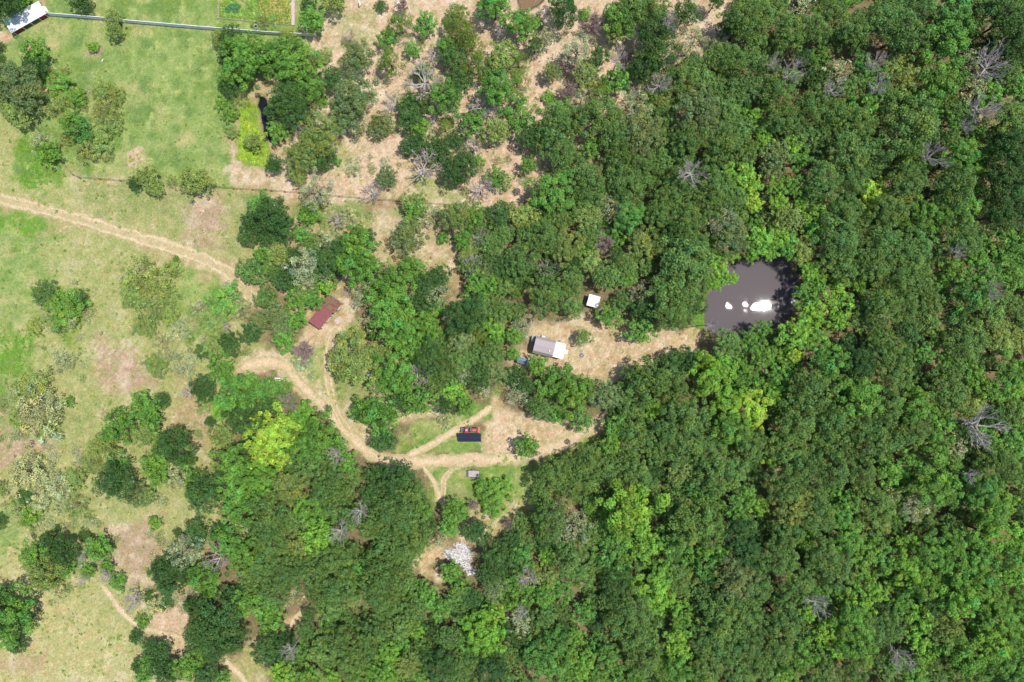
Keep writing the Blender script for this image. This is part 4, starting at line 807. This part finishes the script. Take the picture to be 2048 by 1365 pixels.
for z in (0.25, 0.5, 0.75, 1.0, 1.18):
    m.tube([p - f0 + Vector((0, 0.06, z)) for p in fp], [0.010]*len(fp), 4)
m.build("wire", M_DARKWOOD, f)

# garden plot
fp = along([(440,-20),(437.5,37.5),(510,45),(590,52.5),(590.5,-20)], 2.2, 0.0)
f = tag(empty("garden_fence", fp[0]), "low white wire and board fence round the garden plot", "fence"); f0 = Vector(fp[0])
for p in fp: MB().box((0, 0, 0.3), (0.08, 0.08, 0.6)).build("post", M_WHITE, f, p - f0)
m = MB()
for a, c in zip(fp[:-1], fp[1:]):
    d = c - a; m.box(((a + c)/2 - f0) + Vector((0, 0, 0.13)), (d.length*0.99, 0.05, 0.16), rz=math.atan2(d.y, d.x))
m.build("board", M_DECK, f)
P1 = [W(x, y)[:2] for x, y in ((583,-30),(590,-30),(589,50),(583,50))]; m = MB(); m.add([(x, y, 0.008) for x, y in P1], [(3, 2, 1, 0)]); tag(m.build("garden_path", M_CONC), kind="structure")
items = []
for row in range(13):
    for k in range(34):
        x = 517 + row*5.3 + k*0.25 + rp.uniform(-1, 1); y = -14 + k*1.85 + rp.uniform(-.6, .6)
        if x > 582 or y > 47 or rp.random() < 0.12: continue
        X, Y, _ = W(x, y); s = rp.uniform(0.28, 0.46); items.append((rp.choice(LOW['tuft']), (X, Y, 0.1), (s*0.8, s, s*0.9), 0, jcol(rp.choice([(136,162,72),(160,172,84),(120,148,70),(190,176,104)]), 0.1)))
for k in range(170):
    x = rp.uniform(443, 516); y = rp.uniform(-14, 36); X, Y, _ = W(x, y); s = rp.uniform(0.3, 0.6); items.append((rp.choice(LOW['tuft']), (X, Y, 0.04), (s, s, s*0.6), 0, jcol(rp.choice([(128,162,68),(118,152,64),(146,166,84)]), 0.1)))
for k in range(26):
    x = rp.uniform(454, 478); y = rp.uniform(13, 23); X, Y, _ = W(x, y); s = rp.uniform(0.5, 0.7); items.append((rp.choice(LOW['tuft']), (X, Y, 0.15), (s, s, s), 0, jcol((86, 134, 84), 0.1)))
tag(merge("garden_crops", items, M_LEAF), "rows of leafy crops and greens in the garden plot", "crops")
def tub(px, py, r, label, name="bucket", h=0.4, mat=M_WHITE, hole=0.75):
    o = thing(name, px, py, h, 0, label, name.replace("_", " ")); MB().tube([(0, 0, 0), (0, 0, h*0.5), (0, 0, h), (0, 0, h), (0, 0, h*0.7)], [r*0.85, r*0.95, r, r*hole, r*hole*0.95], 16).build("shell", mat, o, smooth=False); return o
tub(511.5, 53, 0.4, "white feed tub beside the rail fence under the hedge trees", "feed_tub", 0.45)

# red roofed shed
b = thing("shed", 644, 631.5, 2.1, 52.6, "open shed with faded red metal roof, leaf litter on its higher upper end", "shed")
m = MB(); roof_sheet(m, -2.48, 2.1, -1.32, 2.0, 1.32, 2.35, 0.05, 15); m.build("roof", M_REDMETAL, b)
m = MB(); roof_sheet(m, 1.75, 4.3, -1.75, 2.30, 1.35, 2.62, 0.06, 9); m.build("roof", M_LITTERED, b)["label"] = "upper roof covered in brown leaf litter"
m = MB(); m.box((0.9, 1.15, 1.1), (6.5, 0.08, 2.2)); m.box((-2.35, 0, 1.0), (0.08, 2.2, 1.95)); m.box((4.15, 0, 1.1), (0.08, 2.2, 2.2)); m.build("wall", M_WALL, b)
for x, y in ((-2.35, -1.2), (-0.8, -1.2), (0.8, -1.2), (2.4, -1.5), (4.15, -1.5)): MB().box((x, y, 1.0), (0.12, 0.12, 1.96)).build("post", M_GREYWOOD, b)
MB().box((4.37, -0.2, 2.42), (0.09, 3.1, 0.16), rx=0.103).build("fascia", M_GREYWOOD, b)
m = MB(); m.box((3.1, -1.84, 2.22), (0.7, 0.07, 0.1)); m.build("gutter_piece", M_WHITE, b)
o = thing("concrete_slab", 677, 641, 0.1, 40, "small pale concrete slab on the dirt beside the red roofed shed", "slab"); MB().box((0, 0, 0.06), (1.5, 1.05, 0.13)).build("slab", M_CONC, o)
for (x, y), l in zip(((650.5,647.5),(653.5,644),(657,640),(661,635),(666,631),(670,627)), ("lowest", "second lowest", "third from the bottom", "third from the top", "second from the top", "topmost")):
    o = thing("concrete_block", x, y, 0.2, 52 + rp.uniform(-12, 12), "pale concrete block along the red shed's open side, %s of the row" % l, "block", "blocks along the red shed")
    m = MB(); m.box((0, 0, 0.1), (0.36, 0.26, 0.2)); m.build("block", M_CONC, o)
o = thing("wire_cage", 693, 586, 0.4, -40, "grey wire cage panel lying in weeds at the shed's upper right corner", "wire cage")
m = MB()
for i in range(9): m.tube([(-0.9 + i*0.225, -0.6, 0.35), (-0.9 + i*0.225, 0, 0.42), (-0.9 + i*0.225, 0.6, 0.3)], [0.018]*3, 4)
for i in range(6): m.tube([(-0.9, -0.6 + i*0.24, 0.33), (0.9, -0.6 + i*0.24, 0.38)], [0.018]*2, 4)
m.build("mesh", M_WIRE, o); MB().tube([(-0.95,-0.65,0.3),(0.95,-0.65,0.3),(0.95,0.65,0.3),(-0.95,0.65,0.3),(-0.95,-0.65,0.3)], [0.03]*5, 5).build("frame", M_WIRE, o)

# cabin
b = thing("cabin", 1089, 694, 2.6, -14, "small cabin with brown grey shingle roof and white porch roof", "cabin")
prof = [(-1.55, 0.25), (1.55, 0.25), (1.55, 2.3), (1.12, 3.0), (0, 3.35), (-1.12, 3.0), (-1.55, 2.3)]
m = MB(); prism(m, prof, -1.85, 1.85); m.box((0, 0, 0.12), (3.6, 3.0, 0.24)); m.build("wall", M_WALL, b)
out = [(1.74, 2.22), (1.2, 3.07), (0, 3.45), (-1.2, 3.07), (-1.74, 2.22)]; inn = [(-1.69, 2.17), (-1.17, 3.0), (0, 3.38), (1.17, 3.0), (1.69, 2.17)]
m = MB(); prism(m, (out + inn)[::-1], -2.05, 1.98); m.box((0, 0, 3.46), (4.0, 0.16, 0.04)); rf = m.build("roof", M_SHINGLE, b)
m = MB(); m.tube([(0, 0, 0), (0, 0, 0.45)], [0.07, 0.07], 10); m.cyl((0, 0, 0.48), 0.12, 0.07, 12); m.build("vent_pipe", M_WHITEMETAL, rf, (1.1, -0.55, 3.2))
m = MB(); roof_sheet(m, -1.5, 1.5, -2.05, 2.55, 0.02, 2.72, 0.07, 8); o = m.build("porch_roof", M_WHITEMETAL, b, (1.98, 0, 0), A(90)); o.rotation_euler = (0, 0, A(90))
for x, y in ((3.9, -1.35), (3.9, 1.35), (3.9, 0.1)): MB().box((x, y, 1.4), (0.11, 0.11, 2.28)).build("porch_post", M_WHITE, b)
MB().box((2.95, 0, 0.2), (2.1, 2.95, 0.16)).build("porch_deck", M_DECK, b)
for i, z in enumerate((0.2, 0.1)): MB().box((4.25 + i*0.4, 0.05, z), (0.42, 0.85, 0.12)).build("step", M_WHITE, b)
d = MB().box((1.9, 0.2, 1.3), (0.07, 0.85, 1.95)).build("door", M_REDWALL, b); MB().box((1.96, 0.5, 1.25), (0.05, 0.05, 0.1)).build("handle", M_STEEL, d)
for x, y in ((-0.6, 1.59), (0.8, 1.59), (-0.6, -1.59), (0.8, -1.59)):
    wf = MB().box((x, y, 1.5), (0.75, 0.07, 0.8)).build("window", M_WHITE, b); MB().box((x, y*1.022, 1.5), (0.62, 0.03, 0.67)).build("pane", M_GLASS, wf)
o = thing("storage_box", 1067.5, 678.5, 1.3, -8, "blue grey metal box against the cabin's left end wall", "box"); m = MB(); m.box((0, 0, 0.62), (0.75, 1.1, 1.24)); m.build("body", M_BLUEMETAL, o); MB().box((0, 0, 1.27), (0.82, 1.17, 0.06)).build("lid", M_BLUEMETAL, o)
o = thing("gas_tank", 1086.5, 673.5, 0.4, -14, "small white gas tank just above the cabin roof's upper edge", "gas tank"); m = MB(); m.tube([(-0.36, 0, 0.3), (-0.3, 0, 0.3), (0.3, 0, 0.3), (0.38, 0, 0.3)], [0.1, 0.2, 0.2, 0.08], 14); m.build("tank", M_WHITE, o, smooth=True); m = MB(); m.box((-0.2, 0, 0.08), (0.08, 0.3, 0.16)); m.box((0.2, 0, 0.08), (0.08, 0.3, 0.16)); m.build("stand", M_STEEL, o); MB().cyl((-0.42, 0, 0.3), 0.11, 0.12, 10, 'X').build("valve_cap", M_BLACK, o)
tub(1120.3, 682.6, 0.18, "small white bucket at the upper corner of the white porch roof", "bucket", 0.4)
tub(1048, 707, 0.2, "pale ringed bucket between the cabin and the blue grey shed roof", "bucket", 0.35, M_CONC)
o = thing("fire_pit", 1163.7, 711, 0.2, 0, "round dark fire pit on the bare yard right of the cabin", "fire pit")
m = MB()
for i in range(12): a = i*math.pi/6; m.box((math.cos(a)*0.34, math.sin(a)*0.34, 0.09), (0.15, 0.17, 0.18), rz=a + rp.uniform(-.2, .2))
m.build("stone_ring", M_STEEL, o); MB().cyl((0, 0, 0.04), 0.3, 0.06, 16).build("ash", M_ASH, o); MB().tube([(-0.2, -0.15, 0.1), (0.22, 0.12, 0.14)], [0.05, 0.04], 6).build("log", M_BLEACH, o)
b = thing("metal_shed", 1045, 722, 1.9, 13, "little blue grey metal roofed shed half under trees below the cabin", "shed")
m = MB(); roof_sheet(m, -1.0, 1.0, -0.6, 1.75, -0.01, 2.0, 0.05, 6); roof_sheet(m, -1.0, 1.0, 0.6, 1.75, 0.01, 2.0, 0.05, 6); o = m.build("roof", M_BLUEMETAL, b); o.rotation_euler = (0, 0, A(-28))
m = MB(); prism(m, [(-0.5, 0), (0.5, 0), (0.5, 1.72), (0, 1.92), (-0.5, 1.72)], -0.85, 0.85); o = m.build("wall", M_WALL, b); o.rotation_euler = (0, 0, A(-28))
b = thing("shed", 1187, 602.5, 2.2, -15, "small square shed with white metal roof dappled by tree shade", "shed")
m = MB(); roof_sheet(m, -1.14, 1.14, -1.14, 2.0, 1.14, 2.28, 0.06, 8); m.build("roof", M_WHITEMETAL, b)
m = MB(); m.box((0, 0, 0.98), (1.95, 1.95, 1.9)); m.build("wall", M_WALL, b); d = MB().box((0, -1.0, 0.95), (0.75, 0.06, 1.75)).build("door", M_GREYWOOD, b); MB().box((0.28, -1.05, 0.95), (0.05, 0.05, 0.1)).build("handle", M_STEEL, d)

# solar panels
b = thing("solar_array", 939, 875.7, 0.85, 0, "tilted dark blue black solar panels on a ground rack below the red tractor", "solar panels")
tl = math.atan2(0.95, 1.75); L = math.hypot(0.95, 1.75)
for r in range(2):
    for c in range(3):
        s = (r - 0.5)*L/2*1.005; cx = (c - 1)*1.53; m = MB(); m.box((cx, s*math.cos(tl), 0.88 + s*math.sin(tl)), (1.515, L/2 - 0.012, 0.035), rx=tl); p = m.build("panel", M_FRAME, b)
        m = MB(); n = Vector((0, -math.sin(tl), math.cos(tl)))*0.021; m.box(Vector((cx, s*math.cos(tl), 0.88 + s*math.sin(tl))) + n, (1.495, L/2 - 0.03, 0.008), rx=tl); m.build("cells", M_PANEL, p)
for x in (-1.9, -0.65, 0.65, 1.9):
    MB().box((x, 0.72, 0.6), (0.07, 0.07, 1.2)).build("leg", M_STEEL, b); MB().box((x, -0.72, 0.22), (0.07, 0.07, 0.44)).build("leg", M_STEEL, b)
for s in (-0.5, 0.5): MB().box((0, s*math.cos(tl), 0.82 + s*math.sin(tl)), (4.5, 0.06, 0.06), rx=tl).build("rail", M_STEEL, b)

# tractor, nose to the right
t = thing("tractor", 941, 860.5, 0.9, -1, "compact red tractor with pale hood and front bucket beside the solar panels", "tractor")
def wheel(x, y, r, w):
    o = MB().cyl((0, 0, 0), r, w, 22, 'Y').build("wheel", M_BLACK, t, (x, y, r)); MB().cyl((0, 0, 0), r*0.55, w*1.08, 14, 'Y').build("rim", M_TPINK, o)
    m = MB()
    for i in range(14): a = i*math.pi/7; m.box((math.cos(a)*r, 0, math.sin(a)*r), (0.06, w*0.9, 0.05), ry=-a + 1.57)
    m.build("tread", M_BLACK, o)
for y in (-0.47, 0.47): wheel(-0.75, y, 0.52, 0.24); wheel(0.75, y*0.92, 0.33, 0.18)
m = MB(); m.box((0.0, 0, 0.5), (1.7, 0.35, 0.28)); m.box((0.55, 0, 0.42), (0.12, 0.8, 0.12)); m.box((-0.75, 0, 0.52), (0.14, 0.75, 0.14)); m.build("chassis", M_STEEL, t)
for y in (-0.46, 0.46):
    m = MB(); m.tube([(-1.2, y, 0.95), (-1.0, y, 1.12), (-0.7, y, 1.16), (-0.35, y, 1.02), (-0.25, y, 0.8)], [0.03]*5, 6); m.box((-0.75, y, 1.1), (0.85, 0.28, 0.06)); m.box((-0.32, y, 0.95), (0.06, 0.28, 0.26)); m.box((-1.15, y, 0.98), (0.06, 0.28, 0.2)); m.build("fender", M_TRED, t)
m = MB(); m.box((-0.7, 0, 0.95), (0.62, 0.62, 0.08)); m.build("floor", M_TRED, t)
m = MB(); m.box((-0.78, 0, 1.06), (0.42, 0.44, 0.14)); m.box((-0.98, 0, 1.26), (0.1, 0.42, 0.34)); m.build("seat", M_SEAT, t)
m = MB(); m.tube([(-0.3 + 0.19*math.cos(a)*0.6, 0.19*math.sin(a), 1.28 + 0.06*math.cos(a)) for a in [i*math.pi/6 for i in range(13)]], [0.02]*13, 5); m.tube([(-0.1, 0, 1.0), (-0.3, 0, 1.28)], [0.025, 0.025], 6); m.build("steering_wheel", M_BLACK, t)
m = MB(); m.box((0.12, 0, 0.98), (0.4, 0.5, 0.36)); m.box((0.1, 0.34, 0.85), (0.5, 0.16, 0.12)); m.build("engine", M_STEEL, t)
m = MB(); m.box((0.72, 0, 0.95), (0.85, 0.52, 0.42), taper=0.9); m.build("hood", M_TPINK, t)
MB().tube([(0.3, 0.18, 1.1), (0.3, 0.18, 1.5)], [0.03, 0.03], 8).build("exhaust", M_STEEL, t)
m = MB()
for y in (-0.36, 0.36): m.tube([(0.1, y, 0.95), (0.9, y, 0.9), (1.35, y, 0.4)], [0.045]*3, 6)
m.tube([(1.2, -0.4, 0.55), (1.2, 0.4, 0.55)], [0.04]*2, 6); m.build("loader_arm", M_TPINK, t)
m = MB(); prism(m, [(-0.62, 0), (-0.62, 0.02), (0.62, 0.02), (0.62, 0)], 0, 0); m = MB(); m.box((1.62, 0, 0.1), (0.5, 1.2, 0.04), ry=0.05); m.box((1.4, 0, 0.32), (0.05, 1.2, 0.45)); m.box((1.58, 0.6, 0.25), (0.4, 0.04, 0.3)); m.box((1.58, -0.6, 0.25), (0.4, 0.04, 0.3)); m.build("bucket", M_TPINK, t)
m = MB(); m.tube([(-1.15, -0.4, 0.6), (-1.15, -0.4, 1.75), (-1.15, 0.4, 1.75), (-1.15, 0.4, 0.6)], [0.035]*4, 6); m.build("roll_bar", M_BLACK, t)
m = MB(); m.box((-1.7, 0, 0.4), (0.5, 1.0, 0.4)); m.box((-1.4, 0, 0.55), (0.3, 0.3, 0.1)); m.build("rear_implement", M_STEEL, t)

# flat trailer
t = thing("trailer", 947.5, 948, 0.5, -1, "small flat utility trailer with pale plank deck and dark ramp on grass", "trailer")
m = MB()
for i in range(6): m.box((0.0, -0.51 + i*0.204, 0.52), (2.1, 0.196, 0.05))
m.build("deck", M_DECK, t)
m = MB(); m.box((0, -0.66, 0.5), (2.2, 0.06, 0.14)); m.box((0, 0.66, 0.5), (2.2, 0.06, 0.14)); m.box((1.1, 0, 0.5), (0.06, 1.36, 0.14)); m.tube([(1.1, 0.5, 0.46), (1.85, 0, 0.44), (1.1, -0.5, 0.46)], [0.04]*3, 6); m.build("frame", M_STEEL, t)
m = MB()
for i in range(7): m.box((-1.42 + i*0.1, 0, 0.5 - (6 - i)*0.05), (0.085, 1.3, 0.03))
m.box((-1.12, -0.62, 0.36), (0.7, 0.05, 0.05), ry=-0.46); m.box((-1.12, 0.62, 0.36), (0.7, 0.05, 0.05), ry=-0.46); m.build("ramp", M_STEEL, t)
for y in (-0.8, 0.8):
    o = MB().cyl((0, 0, 0), 0.3, 0.18, 18, 'Y').build("wheel", M_BLACK, t, (-0.05, y, 0.3)); MB().cyl((0, 0, 0), 0.15, 0.2, 12, 'Y').build("rim", M_WIRE, o)
    MB().box((-0.05, y, 0.64), (0.7, 0.2, 0.04)).build("fender", M_STEEL, t)
o = thing("spare_tyre", 953.2, 950.6, 0.6, 0, "brown mud stained spare tyre lying on the trailer deck", "tyre"); m = MB()
m.tube([(0.16*math.cos(i*math.pi/8), 0.16*math.sin(i*math.pi/8), 0.60) for i in range(17)], [0.05]*17, 6); m.build("tyre", M_LOG, o)

# bleached brush pile and sheet
BP = [(921,1084),(929,1086),(933,1095),(941,1099),(941,1112),(938,1127),(946,1137),(949,1143),(938,1144),(931,1138),(925,1126),(914,1121),(904,1116),(894,1114),(888,1108),(889,1102),(901,1098),(912,1093)]
cx, cy = 920, 1110; b = thing("brush_pile", cx, cy, 0.0, 0, "heap of bleached whitish grey branches and logs in a gap among trees", "brush pile"); o0 = Vector(W(cx, cy)[:2] + (0,))
m = MB(); m2 = MB(); got = 0
while got < 420:
    x = rp.uniform(886, 950); y = rp.uniform(1083, 1146)
    if not insect((x, y), BP): continue
    got += 1; c = Vector(W(x, y)[:2] + (rp.uniform(0.15, 0.9),)) - o0; a = rp.choice([rp.gauss(-0.35, 0.35), rp.uniform(0, 3.14)]); l = rp.uniform(0.6, 2.2); d = Vector((math.cos(a), math.sin(a), rp.uniform(-.2, .2)))*l/2
    big = rp.random() < 0.15; r = rp.uniform(0.06, 0.1) if big else rp.uniform(0.018, 0.045)
    (m2 if big else m).tube([c - d, c + Vector((rp.uniform(-.08, .08), rp.uniform(-.08, .08), 0.04)), c + d], [r, r*0.85, r*0.5], 5)
m.build("branches", M_BLEACH, b); m2.build("logs", M_BLEACH, b)
def crumple(name, px, py, lx, ly, deg, label, cat, h=0.35, mat=M_CLOTH, seed=0):
    o = thing(name, px, py, 0.2, deg, label, cat); n = 13; m = MB(); vs = []; 
    for i in range(n):
        for j in range(n):
            u = i/(n - 1)*2 - 1; v = j/(n - 1)*2 - 1; f = 1 - 0.25*float(vnoise(np.array(u*2 + 7), np.array(v*2 + seed), 3)); e = max(abs(u), abs(v))
            vs.append((u*lx/2*f, v*ly/2*f, 0.03 + h*max(0, 1 - e**2)*float(0.4 + vnoise(np.array(u*4 + seed), np.array(v*4), 6))))
    fs = [(i*n + j, (i + 1)*n + j, (i + 1)*n + j + 1, i*n + j + 1) for i in range(n - 1) for j in range(n - 1)]
    m.add(vs, fs); s = m.build("sheet", mat, o); return o
crumple("plastic_sheet", 941.5, 1147, 1.9, 0.9, 12, "white sheet lying at the lower end of the bleached brush pile", "sheet", 0.25, M_WHITE, 4)
o = thing("board", 943, 1139, 0.2, 3, "brown board between the brush pile and the white sheet", "board"); MB().box((0, 0, 0.2), (1.6, 0.16, 0.06), rx=0.1).build("plank", M_LOG, o)
crumple("tarp", 741.5, 750.5, 2.0, 0.85, 4, "crumpled white and pink tarp at the edge of the trees, left clearing", "tarp", 0.4, M_CLOTH, 2)
for (x, y, l), lab in zip(((555, 757, 1.15), (555.3, 761, 1.2), (565.5, 758.4, 0.4)), ("upper of two white planks beside the sandy drive's left bend", "lower of two white planks beside the sandy drive's left bend", "short pale plank right of the two white planks")):
    o = thing("plank", x, y, 0.2, -2, lab, "plank", "white planks by the drive"); m = MB(); m.box((0, 0, 0.18), (l, 0.2, 0.06)); m.box((-l*0.35, 0, 0.08), (0.1, 0.16, 0.15)); m.box((l*0.35, 0, 0.08), (0.1, 0.16, 0.15)); m.build("board", M_WHITE, o)
for (x, y, l, a, r), lab in zip(((203.5, 102.4, 1.2, -37, 0.07), (200.3, 105.5, 0.9, -22, 0.08), (200.2, 108.6, 0.6, 8, 0.07)), ("longest pale cut log beside the small pale shrub in the pasture", "middle cut log beside the small pale shrub in the pasture", "shortest cut log nearest the grey ash patch in the pasture")):
    o = thing("log", x, y, 0.1, a, lab, "log", "cut logs by the pale shrub"); MB().tube([(-l/2, 0, 0.1), (0, 0.012, 0.040), (l/2, 0, 0.1)], [r, r, r*0.85], 8).build("wood", M_LOG, o, smooth=False)
o = thing("board", 205, 121, 0.05, 58, "thin whitish board lying on the pasture below the cut logs", "board"); MB().box((0, 0, 0.04), (0.6, 0.12, 0.05)).build("plank", M_WHITE, o)
o = thing("board", 178, 184, 0.05, -45, "short white board at the upper edge of the pasture thicket", "board"); MB().box((0, 0, 0.05), (0.75, 0.14, 0.06)).build("plank", M_WHITE, o)

# two goats in the top clearing
def goat(px, py, deg, label, headturn):
    X, Y, _ = W(px, py, 0.6); vs = [(-0.42, 0, 0.62), (-0.2, 0, 0.64), (0.1, 0, 0.63), (0.32, 0, 0.62), (0.48, 0.05*headturn, 0.78), (0.56, 0.12*headturn, 0.88), (0.74, 0.24*headturn, 0.80),
        (-0.38, 0.11, 0.42), (-0.44, 0.11, 0.24), (-0.40, 0.11, 0.03), (-0.38, -0.11, 0.42), (-0.42, -0.11, 0.24), (-0.38, -0.11, 0.03),
        (0.30, 0.11, 0.40), (0.31, 0.11, 0.22), (0.30, 0.11, 0.03), (0.30, -0.11, 0.40), (0.32, -0.11, 0.22), (0.33, -0.11, 0.03), (-0.54, 0, 0.66), (-0.60, 0, 0.56),
        (0.54, 0.12*headturn + 0.11, 0.90), (0.54, 0.12*headturn - 0.11, 0.90)]
    es = [(0,1),(1,2),(2,3),(3,4),(4,5),(5,6),(0,7),(7,8),(8,9),(0,10),(10,11),(11,12),(3,13),(13,14),(14,15),(3,16),(16,17),(17,18),(0,19),(19,20),(5,21),(5,22)]
    rr = [.17,.21,.2,.18,.1,.095,.05,.085,.04,.032,.085,.04,.032,.07,.036,.03,.07,.036,.03,.04,.02,.022,.022]
    me = bpy.data.meshes.new("goat"); me.from_pydata(vs, es, []); me.materials.append(M_GOAT); o = bpy.data.objects.new("goat", me); COL.objects.link(o); o.location = (X, Y, 0); o.rotation_euler = (0, 0, A(deg))
    md = o.modifiers.new("skin", 'SKIN'); 
    for i, r in enumerate(rr): me.skin_vertices[0].data[i].radius = (r, r)
    me.skin_vertices[0].data[0].use_root = True; o.modifiers.new("sub", 'SUBSURF').levels = 1; o.modifiers["sub"].render_levels = 2
    for s in (-1, 1): MB().tube([(0.56, 0.12*headturn + s*0.04, 0.93), (0.50, 0.12*headturn + s*0.06, 1.03), (0.42, 0.12*headturn + s*0.08, 1.06)], [0.02, 0.016, 0.006], 6).build("horn", M_STEEL, o)
    return tag(o, label, "goat", "white goats in the top clearing")
goat(719, 7, -75, "white goat with its head down left of the leafy bush, top clearing", -0.3)
goat(794.5, 7.5, 215, "white goat curled round beside the pale bush, top clearing", 1.2)
print("objects total", len(bpy.data.objects))
